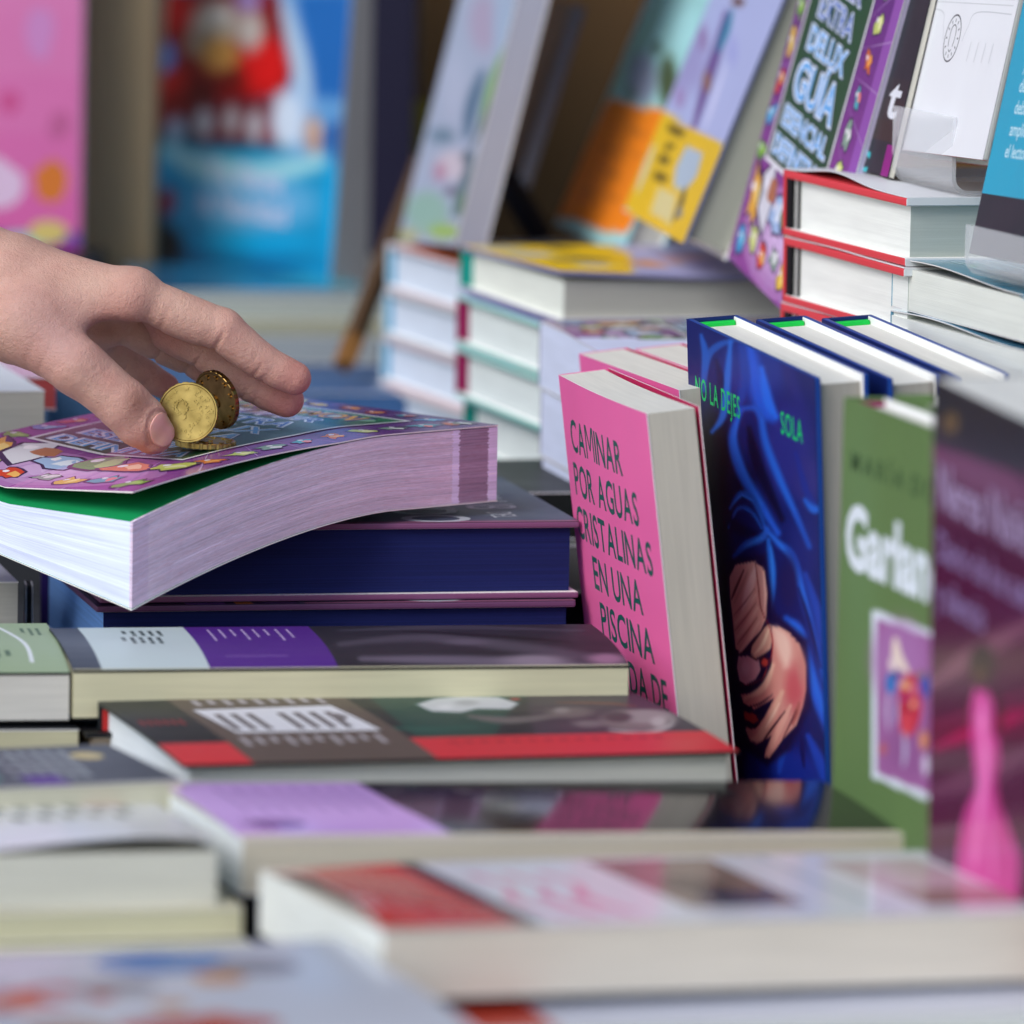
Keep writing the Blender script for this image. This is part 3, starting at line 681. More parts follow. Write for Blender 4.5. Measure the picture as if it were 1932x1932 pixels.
# ------------------------------------------------------------------ coins
M_COIN = bpy.data.materials.new('brass_coin'); M_COIN.use_nodes = True
n = M_COIN.node_tree; P = n.nodes['Principled BSDF']; P.inputs['Metallic'].default_value = 1; P.inputs['Roughness'].default_value = .3
tcn = n.nodes.new('ShaderNodeTexCoord'); nz = n.nodes.new('ShaderNodeTexNoise'); nz.inputs['Scale'].default_value = 160; nz.inputs['Detail'].default_value = 6
n.links.new(tcn.outputs['Object'], nz.inputs['Vector'])
cr = n.nodes.new('ShaderNodeValToRGB'); cr.color_ramp.elements[0].position = .3; cr.color_ramp.elements[0].color = lin('96804a'); cr.color_ramp.elements[1].position = .75; cr.color_ramp.elements[1].color = lin('d0b670')
n.links.new(nz.outputs['Fac'], cr.inputs[0]); n.links.new(cr.outputs[0], P.inputs['Base Color'])
mr = n.nodes.new('ShaderNodeMapRange'); mr.inputs['To Min'].default_value = .2; mr.inputs['To Max'].default_value = .42; n.links.new(nz.outputs['Fac'], mr.inputs['Value']); n.links.new(mr.outputs[0], P.inputs['Roughness'])
bp = n.nodes.new('ShaderNodeBump'); bp.inputs['Strength'].default_value = .12; bp.inputs['Distance'].default_value = .0004; n.links.new(nz.outputs['Fac'], bp.inputs['Height']); n.links.new(bp.outputs[0], P.inputs['Normal'])
M_COIN_DARK = M_COIN.copy(); M_COIN_DARK.name = 'dark_coin'
M_COIN_DARK.node_tree.nodes['Color Ramp'].color_ramp.elements[0].color = lin('5e4a26'); M_COIN_DARK.node_tree.nodes['Color Ramp'].color_ramp.elements[1].color = lin('95794a')  # darker ramp colours for the second coin

def coin_mesh(name, material, face='national', r=12.1, t=2.3):
    mb = MB(); N = 144
    prof = [(0, t / 2 - .28), (r - 1.15, t / 2 - .28), (r - .85, t / 2), (r - .35, t / 2), (r - .05, t / 2 - .25)]
    rings = [(p[0], p[1]) for p in prof] + [(p[0], -p[1]) for p in reversed(prof)]
    V = []; F = []
    for k, (rr, zz) in enumerate(rings):
        for i in range(N):
            an = 2 * math.pi * i / N; q = rr
            if k in (4, 5): q = rr - (.28 if (i % 6) < 2 else 0)
            V.append((q * math.cos(an), q * math.sin(an), zz))
    for k in range(len(rings) - 1):
        for i in range(N):
            j = (i + 1) % N; F.append((k * N + i, k * N + j, (k + 1) * N + j, (k + 1) * N + i)[::-1])
    mb.add(V, F, 'c8a85c')
    z0 = t / 2 - .28
    def raised(V2, F2, h=.22):
        h *= 2.6
        b = [(x, y, z0 + h) for x, y in V2]; c = [(x, y, z0 - .02) for x, y in V2]; n_ = len(V2)
        ed = {}
        for f in F2:
            for i in range(len(f)): ed[(f[i], f[(i + 1) % len(f)])] = 1
        sides = [(a_, b_, b_ + n_, a_ + n_)[::-1] for (a_, b_) in ed if (b_, a_) not in ed]
        mb.add(b + c, [tuple(f) for f in F2] + sides, 'c8a85c')
    def star(x, y, s_, rot=0):
        pts = [(x + (s_ if i % 2 == 0 else s_ * .42) * math.sin(rot + i * math.pi / 5), y + (s_ if i % 2 == 0 else s_ * .42) * math.cos(rot + i * math.pi / 5)) for i in range(10)]
        raised([(x, y)] + pts, [(0, i + 1, (i + 1) % 10 + 1)[::-1] for i in range(10)], .2)
    def txt_arc(s_, rad, a0, step, size, inward=False):
        for i, ch in enumerate(s_):
            an = a0 - i * step; V2, F2 = text_geo(ch, .01)
            if not V2: continue
            ro = an - math.pi / 2
            W = []
            for x, y in V2:
                x = (x - .3) * size; y = y * size
                W.append((rad * math.cos(an) + x * math.cos(ro) - y * math.sin(ro), rad * math.sin(an) + x * math.sin(ro) + y * math.cos(ro)))
            raised(W, F2, .2)
    for i in range(12): star(9.5 * math.cos(i * math.pi / 6 + .1), 9.5 * math.sin(i * math.pi / 6 + .1), 1.1)
    if face == 'national':
        txt_arc('ESPAÑA', 7.1, math.radians(128), .27, 2.2)
        txt_arc('CERVANTES', 4.7, math.radians(122), .31, 1.7)
        txt_arc('2001', 6.8, math.radians(-20), .26, 2.0)
        raised([(5.9, -2.2), (6.6, -2.2), (6.6, -1.0), (5.9, -1.0)], [(0, 1, 2, 3)], .15)
        rr = random.Random(3)       # relief head: curled ruff and profile, in small lumps
        for i in range(110):
            an = rr.uniform(0, 6.28); d = rr.uniform(.3, 1) ** .5 * 3.2
            x, y = -3.2 + d * math.cos(an), -1.6 + d * math.sin(an) * .95; s_ = rr.uniform(.22, .45)
            raised([(x, y)] + [(x + s_ * math.cos(q), y + s_ * math.sin(q)) for q in np.linspace(0, 6.28, 7)[:-1]], [(0, i_ + 1, (i_ + 1) % 6 + 1) for i_ in range(6)], .2 + rr.random() * .3)
        for i in range(5):
            x = -1.2 + i * .5; s_ = 1.8 - i * .18
            raised([(x, -2.4)] + [(x + s_ * math.cos(q), -2.4 + s_ * 1.1 * math.sin(q)) for q in np.linspace(0, 6.28, 19)[:-1]], [(0, i_ + 1, (i_ + 1) % 18 + 1) for i_ in range(18)], .12 + .06 * i)
        for ln in ([(-.5, 1.0), (.3, 3.6), (2.6, 5.6)], [(0, 1.2), (1.2, 2.8), (3.0, 5.2)]):
            A = Art(); A.line(ln, [.5, .35, .15], 'ffffff'); V2, F2, _, _ = A.items[0]; raised(V2, F2, .22)
    else:
        V2, F2 = text_geo('50', .03); raised([(x * 8 - 6.5, y * 8 - 3) for x, y in V2], F2, .25)
    o = mb.build(name, material, None)
    return o
def place_coin(o, c, nrm, spin=0):
    q = Vector(nrm).normalized().to_track_quat('Z', 'Y'); Mx = q.to_matrix().to_4x4() @ Matrix.Rotation(spin, 4, 'Z'); Mx.translation = Vector(c) * MM; o.matrix_world = Mx
c1 = at(355, 778, y=56); c1.z = max(c1.z, cover_z(c1.x, c1.y) + 12.05)
co = coin_mesh('coin', M_COIN); place_coin(co, c1, (-.12, -1, .1), math.radians(-62))
tag(co, 'bright brass coin standing upright against the thumb tip, head side to the camera', 'coin')
c2 = at(409, 754, y=70)
co2 = coin_mesh('coin', M_COIN_DARK, 'value'); place_coin(co2, c2, (-.72, -.72, -.22), math.radians(40))
tag(co2, 'dark coin leaning against the fingers behind the bright coin', 'coin')
c3 = at(388, 823, y=72); c3.z = cover_z(c3.x, c3.y) + 1.25
co3 = coin_mesh('coin', M_COIN, 'value'); place_coin(co3, c3, (0.02, -.02, 1), .4)
tag(co3, 'coin lying flat on the guidebook with its notched rim showing', 'coin')

# ------------------------------------------------------------------ hand (signed distance field -> surface nets)
def J(px, py, y): return np.array(at(px, py, y=y - 14), dtype=np.float32)
seg_palm = []; 
wrist = J(5, 545, 92); fore = J(-330, 432, 112); fore2 = J(-560, 350, 125)
idx = [J(252, 559, 78), J(420, 622, 80), J(492, 680, 82), J(556, 713, 84)]
mid = [J(240, 572, 97), J(385, 656, 98), J(470, 722, 100), J(541, 754, 101)]
rng = [J(212, 590, 114), J(306, 648, 118), J(362, 676, 119), J(404, 704, 119)]
pin = [J(168, 628, 128), J(236, 682, 134), J(278, 707, 136), J(314, 729, 137)]
thb = [J(52, 612, 72), J(147, 690, 60), J(234, 764, 60), J(288, 818, 65)]
IR = [10.8, 8.3, 6.9, 6.3]; MR = [11.4, 8.2, 7.1, 6.6]; RR = [10.5, 7.2, 6.5, 5.8]; PR = [9.5, 5.9, 5.4, 4.9]; TR = [15, 11.6, 10.9, 8.6]

def cone(P, a, b, ra, rb, sq=None):
    ab = b - a; L2 = float(ab @ ab); t = np.clip(((P - a) @ ab) / L2, 0, 1)
    d = P - a - t[..., None] * ab
    return np.sqrt((d * d).sum(-1)) - (ra + (rb - ra) * t)
def smin(a, b, k):
    h = np.clip(.5 + .5 * (b - a) / k, 0, 1); return b + (a - b) * h - k * h * (1 - h)
def smax(a, b, k): return -smin(-a, -b, k)

def groove(P, c, ax, dn, depth, wdt=.8, ext=12):
    """a skin crease round the side a joint folds to"""
    r = P - c; s_ = r @ ax; rad = np.sqrt(np.maximum((r * r).sum(-1) - s_ * s_, 1e-6)); side_ = (r @ dn) / rad
    return depth * np.exp(-(s_ / wdt) ** 2) * np.clip(side_ * 1.3 + .45, 0, 1) * (rad < ext)
def unit(v): return v / np.linalg.norm(v)
TN = unit(np.array([.30, -.86, .42], dtype=np.float32))      # thumb nail faces this way
tdir = unit(thb[3] - thb[2]); TN = unit(TN - tdir * (TN @ tdir)); tside = np.cross(tdir, TN)
nail_c = thb[3] - tdir * 1.5

def hand_sdf(P):
    d = cone(P, fore2, fore, 32, 27); d = smin(d, cone(P, fore, wrist, 27, 21.5), 8)
    d = smin(d, cone(P, fore + np.array([0, 14, 0]), wrist + np.array([0, 14, 2]), 24, 18), 8)
    for q, r in ((idx[0], 10.2), (mid[0], 11.6), (rng[0], 12), (pin[0], 11)):
        d = smin(d, cone(P, wrist + (q - wrist) * .1, q, 19, r), 6)
    d = smin(d, cone(P, idx[0], pin[0], 11, 9.5), 5)
    # thumb base and web
    d = smin(d, cone(P, wrist + np.array([6, -10, -14]), thb[0], 15, 15), 8)
    d = smin(d, cone(P, thb[0], thb[1], 15.5, 11.4), 6)
    d = smin(d, cone(P, J(95, 585, 74), idx[0] + np.array([-6, -2, -3]), 13, 9.5), 7)
    d = smin(d, cone(P, J(110, 640, 70), J(190, 590, 80), 9, 6), 8)
    # thumb
    t = cone(P, thb[1], thb[2], 11.2, 10.0)
    t = smin(t, cone(P, thb[2], thb[2] + (thb[3] - thb[2]) * .55, 10.4, 10.3), 2)
    t = smin(t, cone(P, thb[2] + (thb[3] - thb[2]) * .55, thb[3], 10.0, 8.3), 2)
    d = smin(d, t, 4)
    # fingers: each its own chain, palmar pads between the joints
    dn = unit(np.array([-.35, -.15, -1.], dtype=np.float32))
    for ch, rr in ((idx, IR), (mid, MR), (rng, RR), (pin, PR)):
        f = cone(P, ch[0], ch[1], rr[0] * .86, rr[1])
        f = smin(f, cone(P, ch[0] + (ch[1] - ch[0]) * .35 + dn * 1.2, ch[0] + (ch[1] - ch[0]) * .75 + dn * 1.4, rr[1] * .96, rr[1] * .9), 3)
        f = smin(f, cone(P, ch[1], ch[2], rr[1], rr[2]), 2)
        f = smin(f, cone(P, ch[1] + (ch[2] - ch[1]) * .35 + dn * .9, ch[1] + (ch[2] - ch[1]) * .65 + dn * .9, rr[2] * .98, rr[2] * .95), 3)
        f = smin(f, cone(P, ch[2], ch[3], rr[2], rr[3]), 2)
        f = smin(f, cone(P, ch[2] + (ch[3] - ch[2]) * .55 + dn * .9, ch[3] + dn * .4, rr[3] * .98, rr[3] * .9), 2.5)
        for k in (1, 2):
            ax = unit(ch[k + 1] - ch[k - 1]); f = f + groove(P, ch[k] + dn * 1.5, ax, dn, .95 if k == 1 else .75, .75, 11)
        ax = unit(ch[1] - ch[0]); f = f + groove(P, ch[0] + (ch[1] - ch[0]) * .38, ax, dn, .45, .9, 13)
        d = smin(d, f, 2.2)
    # palmar hollow
    hol = np.sqrt((((P - J(215, 628, 86)) / np.array([15, 22, 8])) ** 2).sum(-1)) * 8 - 8
    d = smax(d, -hol, 6)
    # thumb creases (dorsal wrinkles at the joint, one at the base)
    ax = unit(thb[3] - thb[1])
    for off, dp in ((-3.4, .2), (-1.7, .3), (0, .36), (1.7, .3), (3.4, .2)):
        d = d + groove(P, thb[2] + ax * off, ax, TN, dp, .5, 12) * np.clip(((P - thb[2]) @ TN) * .2 - .7, 0, 1)
    for off, dp in ((-4, .2), (2, .32), (8, .2)):
        d = d + groove(P, J(92, 668, 60) + unit(thb[1] - thb[0]) * off, unit(thb[1] - thb[0]), unit(np.array([-.6, -.4, -.6])), dp, 1.1, 18)
    # nail bed: a fold round the nail
    r = P - nail_c; a_ = r @ tdir; b_ = r @ tside; c_ = r @ TN
    rr_ = np.sqrt((a_ / 7.6) ** 2 + (b_ / 6.6) ** 2)
    ring = np.exp(-((rr_ - 1.0) / .09) ** 2) * (c_ > 2) * np.clip(1.2 - a_ / 6, 0, 1)
    d = d + .55 * ring
    d = d - .35 * np.exp(-((rr_ - 1.18) / .12) ** 2) * (c_ > 2) * np.clip(.8 - a_ / 6, 0, 1)
    return d

def nets(f, lo, hi, h):
    ns = [int((hi[i] - lo[i]) / h) + 1 for i in range(3)]
    ax = [np.linspace(lo[i], lo[i] + (ns[i] - 1) * h, ns[i], dtype=np.float32) for i in range(3)]
    D = np.empty(ns, np.float32)
    for i0 in range(0, ns[0], 24):
        i1 = min(i0 + 24, ns[0]); G = np.stack(np.meshgrid(ax[0][i0:i1], ax[1], ax[2], indexing='ij'), -1).astype(np.float32); D[i0:i1] = f(G)
    S = D < 0
    acc = np.zeros([n_ - 1 for n_ in ns] + [3], np.float32); cnt = np.zeros([n_ - 1 for n_ in ns], np.float32)
    for a_ in range(3):
        b_, c_ = [q for q in range(3) if q != a_]
        for db in (0, 1):
            for dc in (0, 1):
                s0 = [slice(0, -1)] * 3; s1 = [slice(0, -1)] * 3
                s0[a_] = slice(0, -1); s1[a_] = slice(1, None)
                for s_ in (s0, s1):
                    s_[b_] = slice(db, D.shape[b_] - 1 + db); s_[c_] = slice(dc, D.shape[c_] - 1 + dc)
                d0, d1 = D[tuple(s0)], D[tuple(s1)]; x = (d0 < 0) != (d1 < 0); t = np.where(x, d0 / np.where(x, d0 - d1, 1), 0)
                cnt += x; acc[..., a_] += np.where(x, t, 0); acc[..., b_] += x * db; acc[..., c_] += x * dc
    on = cnt > 0; ids = -np.ones(cnt.shape, np.int64); idx_ = np.argwhere(on); ids[on] = np.arange(len(idx_))
    V = (idx_ + acc[on] / cnt[on][:, None]) * h + np.array(lo)
    F = []
    for a_ in range(3):
        b_, c_ = (a_ + 1) % 3, (a_ + 2) % 3
        s0 = [slice(None)] * 3; s1 = [slice(None)] * 3; s0[a_] = slice(0, -1); s1[a_] = slice(1, None)
        X = S[tuple(s0)] != S[tuple(s1)]; E_ = np.argwhere(X)
        E_ = E_[(E_[:, b_] > 0) & (E_[:, c_] > 0) & (E_[:, b_] < ids.shape[b_]) & (E_[:, c_] < ids.shape[c_])]
        q = []
        for ob, oc in ((1, 1), (0, 1), (0, 0), (1, 0)):
            e = E_.copy(); e[:, b_] -= ob; e[:, c_] -= oc; q.append(ids[tuple(e.T)])
        q = np.stack(q, 1); fl = ~S[tuple(E_.T)]; q[fl] = q[fl][:, ::-1]; F.append(q)
    return V, np.concatenate(F)

lo = np.array([-292, 28, -5]); hi = np.array([-72, 166, 132])
HV, HF = nets(hand_sdf, lo, hi, .85)
me = bpy.data.meshes.new('person'); me.from_pydata((HV * MM).tolist(), [], HF.tolist()); me.validate()
# natural skin colouring: redder at finger pads, knuckles, creases and nail surroundings
Vw = HV.astype(np.float32)
red = np.zeros(len(Vw), np.float32)
for c_, s_, k_ in ((idx[3], 9, .8), (mid[3], 9, 1.0), (rng[3], 8, .8), (pin[3], 8, .9), (pin[2], 8, .5), (thb[3], 10, .8), (thb[2], 8, .35), (idx[2], 7, .25), (idx[1], 8, .3), (mid[1], 9, .4),
                  (J(205, 600, 76), 13, .7), (J(300, 640, 86), 14, .45), (J(120, 560, 60), 20, .2), (J(90, 670, 60), 16, .3)):
    red = np.maximum(red, k_ * np.exp(-((Vw - c_) ** 2).sum(1) / s_ ** 2))
rnd = np.random.RandomState(4)
base = np.array(lin('cda596')[:3]); rc = np.array(lin('bd6c66')[:3]); ycol = np.array(lin('d8b59c')[:3])
mixv = np.clip(red, 0, 1)[:, None]; col = base * (1 - mixv) + rc * mixv
def spot(c_, r_, colr, k_):
    global col
    w_ = (k_ * np.exp(-((Vw - c_) ** 2).sum(1) / r_ ** 2))[:, None]; col = col * (1 - w_) + np.array(lin(colr)[:3]) * w_
spot(thb[2] + TN * 9, 5.5, '8a5a48', .75); spot(thb[2] - tdir * 14 + TN * 9, 5, 'c07a70', .4); spot(J(262, 560, 60), 9, 'a8605a', .35); spot(J(60, 560, 50), 22, 'b08c86', .5); spot(J(110, 640, 50), 14, 'a88c90', .35)
for c_, r_ in ((J(190, 520, 66), 10), (J(130, 500, 66), 12), (J(330, 570, 66), 9), (J(380, 590, 66), 8)): spot(c_, r_, 'cfae9c', .5)
ca = me.color_attributes.new('Col', 'FLOAT_COLOR', 'POINT'); ca.data.foreach_set('color', np.concatenate([col, np.ones((len(col), 1))], 1).astype(np.float32).ravel())
for p in me.polygons: p.use_smooth = True
M_SKIN = bpy.data.materials.new('skin'); M_SKIN.use_nodes = True
n = M_SKIN.node_tree; P = n.nodes['Principled BSDF']; L = n.links
P.inputs['Subsurface Weight'].default_value = .22; P.inputs['Subsurface Radius'].default_value = (1, .35, .18); P.inputs['Subsurface Scale'].default_value = .0022
P.inputs['Roughness'].default_value = .48; P.inputs['Specular IOR Level'].default_value = .4
an = n.nodes.new('ShaderNodeAttribute'); an.attribute_name = 'Col'; tcn = n.nodes.new('ShaderNodeTexCoord')
n1 = n.nodes.new('ShaderNodeTexNoise'); n1.inputs['Scale'].default_value = 70; n1.inputs['Detail'].default_value = 8; n1.inputs['Roughness'].default_value = .65; L.new(tcn.outputs['Object'], n1.inputs['Vector'])
r1 = n.nodes.new('ShaderNodeValToRGB'); r1.color_ramp.elements[0].position = .3; r1.color_ramp.elements[0].color = (.84, .70, .68, 1); r1.color_ramp.elements[1].position = .7; r1.color_ramp.elements[1].color = (1.06, 1.04, 1.02, 1)
L.new(n1.outputs['Fac'], r1.inputs[0])
mx = n.nodes.new('ShaderNodeMix'); mx.data_type = 'RGBA'; mx.blend_type = 'MULTIPLY'; mx.inputs['Factor'].default_value = .7
L.new(an.outputs['Color'], mx.inputs['A']); L.new(r1.outputs[0], mx.inputs['B']); L.new(mx.outputs['Result'], P.inputs['Base Color'])
vo = n.nodes.new('ShaderNodeTexVoronoi'); vo.inputs['Scale'].default_value = 1500; L.new(tcn.outputs['Object'], vo.inputs['Vector'])
n2 = n.nodes.new('ShaderNodeTexNoise'); n2.inputs['Scale'].default_value = 420; n2.inputs['Detail'].default_value = 8; n2.inputs['Roughness'].default_value = .7; L.new(tcn.outputs['Object'], n2.inputs['Vector'])
b1 = n.nodes.new('ShaderNodeBump'); b1.inputs['Strength'].default_value = .4; b1.inputs['Distance'].default_value = .0004; L.new(vo.outputs['Distance'], b1.inputs['Height'])
b2 = n.nodes.new('ShaderNodeBump'); b2.inputs['Strength'].default_value = .7; b2.inputs['Distance'].default_value = .0012; L.new(n2.outputs['Fac'], b2.inputs['Height']); L.new(b1.outputs[0], b2.inputs['Normal']); L.new(b2.outputs[0], P.inputs['Normal'])
me.materials.append(M_SKIN)
hand = bpy.data.objects.new('person', me); COL.objects.link(hand)
tag(hand, 'bare right hand reaching in from the left, thumb and fingers closing over the coins', 'person')
# nail plate laid on the field's surface
g1, g2 = 17, 13; pts = []; fc = []
for j in range(g2):
    for i in range(g1):
        aa = -1 + 2 * i / (g1 - 1); bb = -1 + 2 * j / (g2 - 1)
        x = aa * math.sqrt(1 - .5 * bb * bb) * 7.0 + .2; yv = bb * math.sqrt(1 - .5 * aa * aa) * 6.1
        p = nail_c + tdir * x + tside * yv + TN * 14
        for _ in range(40):
            dd = float(hand_sdf(p[None].astype(np.float32))[0]); 
            if dd < .02: break
            p = p - TN * max(dd * .7, .02)
        pts.append(p + TN * (.38 + .12 * (aa > .8)))
for j in range(g2 - 1):
    for i in range(g1 - 1): q = j * g1 + i; fc.append((q, q + 1, q + g1 + 1, q + g1))
nm = bpy.data.meshes.new('nail'); nm.from_pydata([tuple(p * MM) for p in pts], [], fc)
bm = bmesh.new(); bm.from_mesh(nm)
for _ in range(3): bmesh.ops.smooth_vert(bm, verts=bm.verts, factor=.5, use_axis_x=True, use_axis_y=True, use_axis_z=True)
ex = bmesh.ops.solidify(bm, geom=bm.faces[:], thickness=.0006); bmesh.ops.recalc_face_normals(bm, faces=bm.faces); bm.to_mesh(nm); bm.free()
for p in nm.polygons: p.use_smooth = True
M_NAIL = mat('nail', base='d9a096', rough=.28, coat=.2); M_NAIL.node_tree.nodes['Principled BSDF'].inputs['Subsurface Weight'].default_value = .3; M_NAIL.node_tree.nodes['Principled BSDF'].inputs['Subsurface Scale'].default_value = .002
nm.materials.append(M_NAIL); no = bpy.data.objects.new('thumb_nail', nm); COL.objects.link(no); no.parent = hand
# sleeve, beyond the picture's edge
mb = MB(); A, B_ = Vector(fore.tolist()) + (Vector(fore.tolist()) - Vector(wrist.tolist())).normalized() * 4, Vector((-620, 60, 240)); dr = (B_ - A).normalized(); s1 = dr.orthogonal().normalized(); s2 = dr.cross(s1)
V = []; F = []
for k in range(9):
    for i in range(28):
        an_ = 2 * math.pi * i / 28; rad = 41 + k * 2 + 1.5 * math.sin(k * 2.1 + i * .8); V.append(A + (B_ - A) * k / 8 + (s1 * math.cos(an_) + s2 * math.sin(an_)) * rad + Vector((0, 7, 0)))
for k in range(8):
    for i in range(28): F.append((k * 28 + i, k * 28 + (i + 1) % 28, (k + 1) * 28 + (i + 1) % 28, (k + 1) * 28 + i))
mb.add(V, F, '39424f'); mb.build('sleeve', M_MATTE, hand, smooth=True)

# ------------------------------------------------------------------ standing row on the table
PK = 'ee6ba9'
a = Art(); PW, PH, PT = 158, 198, 21
for i, (t, uu, ft) in enumerate((('CAMINAR', 14, 92), ('POR AGUAS', 12, 112), ('CRISTALINAS', 8, 130), ('EN UNA', 32, 84), ('PISCINA', 38, 88), ('PINTADA DE', 22, 118), ('NEGRO', 40, 76))):
    a.letters(t, uu * 1.04, PH - (28 + i * 17.2) * 1.04, 18.7, '0e5a52', ft * 1.04, bold=.014, gap=.09)
def wavy(u, v, w_): return (u, v, w_ + 1.6 * math.sin(u / PW * math.pi) * (1 if w_ > 1 else 0))
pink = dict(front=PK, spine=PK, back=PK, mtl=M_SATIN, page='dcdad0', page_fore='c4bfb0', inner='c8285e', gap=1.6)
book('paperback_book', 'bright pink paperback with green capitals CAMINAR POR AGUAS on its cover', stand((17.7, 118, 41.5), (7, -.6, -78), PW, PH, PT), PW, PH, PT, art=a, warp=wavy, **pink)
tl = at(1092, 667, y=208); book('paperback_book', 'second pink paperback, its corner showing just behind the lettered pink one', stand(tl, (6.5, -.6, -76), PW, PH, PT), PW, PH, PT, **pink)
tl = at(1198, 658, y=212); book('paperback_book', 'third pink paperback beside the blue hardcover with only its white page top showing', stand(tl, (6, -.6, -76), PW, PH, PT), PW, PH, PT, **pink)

BLW, BLH, BLT = 161, 226, 21.3
def blue_paint(M):
    q = Paint(M, BLW, BLH, BLT, 1.0, '101c62', zoom(1320.4, 565.9, .5175))
    q.e(320, 540, 90, 170, '25297a', 80).e(390, 660, 50, 90, '2b2b78', 50).e(200, 250, 120, 130, '162c84', 90).e(300, 1740, 170, 110, '132c94', 80).e(380, 900, 50, 140, '1a2470', 60)
    q.e(50, 620, 70, 210, '04040c', 90).s_([(55, 480), (70, 800), (90, 1100), (130, 1500), (140, 1750)], 60, '0a0a24', 60, .8).e(150, 660, 50, 60, '0a0e34', 50)
    S = q.s_
    S([(15, 330), (30, 210), (70, 165), (120, 150)], 26, '1c4ea8', 14); S([(5, 130), (20, 200), (10, 300)], 26, '1d55b4', 16); S([(112, 150), (100, 290), (85, 420), (45, 480)], 30, '2464c8', 18); S([(60, 220), (75, 300), (60, 400)], 26, '10164e', 16)
    S([(180, 150), (205, 290), (235, 400), (265, 430)], 62, '1f54cc', 40); S([(225, 250), (250, 370), (278, 425)], 34, '2068e0', 22); S([(150, 170), (165, 280), (140, 400)], 34, '1a3c9c', 22); S([(300, 180), (330, 280), (380, 420)], 44, '1c2270', 30)
    S([(150, 400), (120, 500), (150, 620), (215, 735), (285, 850)], 40, '1f56cc', 22); S([(140, 430), (125, 520), (165, 640), (225, 745)], 18, '2468dc', 12); S([(165, 395), (215, 405), (240, 520), (290, 650), (345, 770), (400, 900)], 30, '1f54c0', 20); S([(225, 430), (245, 530), (300, 670), (345, 770)], 12, '2360cc', 9); S([(180, 470), (215, 610), (300, 800)], 40, '080a30', 22)
    S([(385, 730), (415, 762), (435, 762)], 30, '1f60cc', 14); S([(350, 560), (390, 700), (420, 740)], 24, '1a2c88', 18)
    S([(110, 760), (150, 706), (200, 735), (240, 835)], 22, '1b50b4', 12); S([(120, 745), (155, 712), (195, 735)], 9, '2a6edc', 7); S([(105, 830), (140, 760), (190, 775), (225, 830)], 15, '1a54bc', 9); S([(110, 800), (150, 840), (200, 850)], 40, '0c1240', 26)
    S([(125, 935), (165, 895), (225, 868), (245, 835)], 30, '1d58c4', 12); S([(160, 900), (225, 868)], 10, '2e78e0', 8); S([(240, 830), (285, 885), (335, 935), (375, 1070), (425, 1260), (465, 1450)], 30, '1f58cc', 20); S([(250, 850), (300, 900), (345, 970), (400, 1150)], 12, '2668d4', 9)
    S([(250, 875), (264, 1000), (256, 1150)], 30, '1c5cc4', 12); S([(258, 900), (266, 1000), (258, 1120)], 11, '2a74dc', 8); q.e(322, 1030, 34, 100, '191952', 36)
    S([(315, 1165), (360, 1205), (392, 1330), (440, 1480), (468, 1575)], 50, '1f5ad4', 24); S([(330, 1175), (368, 1215), (400, 1340), (450, 1500)], 22, '2568dc', 14); S([(385, 1000), (435, 1160), (455, 1310)], 34, '1a40a8', 18); S([(360, 1050), (400, 1180), (440, 1340)], 14, '0e1450', 12)
    S([(340, 1590), (305, 1640), (290, 1720)], 28, '1a42b4', 16); S([(395, 1590), (440, 1690), (465, 1790)], 36, '1a44bc', 20); S([(370, 1600), (380, 1700)], 16, '0e1456', 12); S([(428, 300), (450, 900), (484, 1500)], 14, '0c1240', 10)
    q.p([(95, 950), (240, 925), (275, 1140), (395, 1240), (405, 1480), (330, 1640), (245, 1700), (140, 1610), (120, 1300)], '16123e', 30)
    q.p([(108, 1010), (130, 965), (200, 953), (236, 985), (246, 1070), (240, 1165), (222, 1205), (185, 1245), (150, 1288), (130, 1268), (118, 1150), (110, 1080)], 'e6b0a2', 6)
    S([(205, 975), (178, 1060), (160, 1130)], 30, 'fbd8cc', 14); S([(160, 985), (132, 1050), (116, 1090)], 9, '6c3a36', 6); S([(175, 990), (150, 1050), (125, 1105)], 12, 'd09a8a', 7)
    for k in range(3): y = k * 52; S([(200 + k * 5, 1052 + y), (160 + k * 5, 1108 + y), (122 + k * 7, 1152 + y)], 6, '9c564c', 5, .7); S([(205 + k * 5, 1072 + y), (168 + k * 6, 1130 + y), (130 + k * 8, 1178 + y)], 17, 'f6ccba', 8)
    q.p([(203, 962), (226, 975), (243, 1060), (243, 1150), (230, 1168), (216, 1090)], 'd09c94', 4); S([(232, 1000), (238, 1070), (236, 1130)], 7, 'e6beb4', 5); S([(202, 962), (214, 1050), (222, 1120), (246, 1180)], 4.5, '84262e', 3)
    S([(88, 970), (92, 1120), (108, 1290)], 16, '120a20', 14)
    q.p([(262, 1190), (290, 1194), (330, 1218), (365, 1258), (386, 1330), (387, 1420), (376, 1480), (352, 1550), (322, 1580), (300, 1605), (252, 1672), (236, 1666), (240, 1640), (262, 1588), (240, 1602), (207, 1620), (180, 1600), (163, 1558), (200, 1566), (236, 1520), (272, 1450), (245, 1466), (200, 1492), (160, 1472), (149, 1438), (195, 1436), (230, 1400), (260, 1350), (266, 1270)], 'd6948a', 5)
    S([(276, 1205), (302, 1250), (318, 1330)], 56, 'efcabb', 34, .9); q.e(346, 1415, 34, 78, 'c85c64', 46); q.e(372, 1340, 16, 60, 'c8807a', 22, .7)
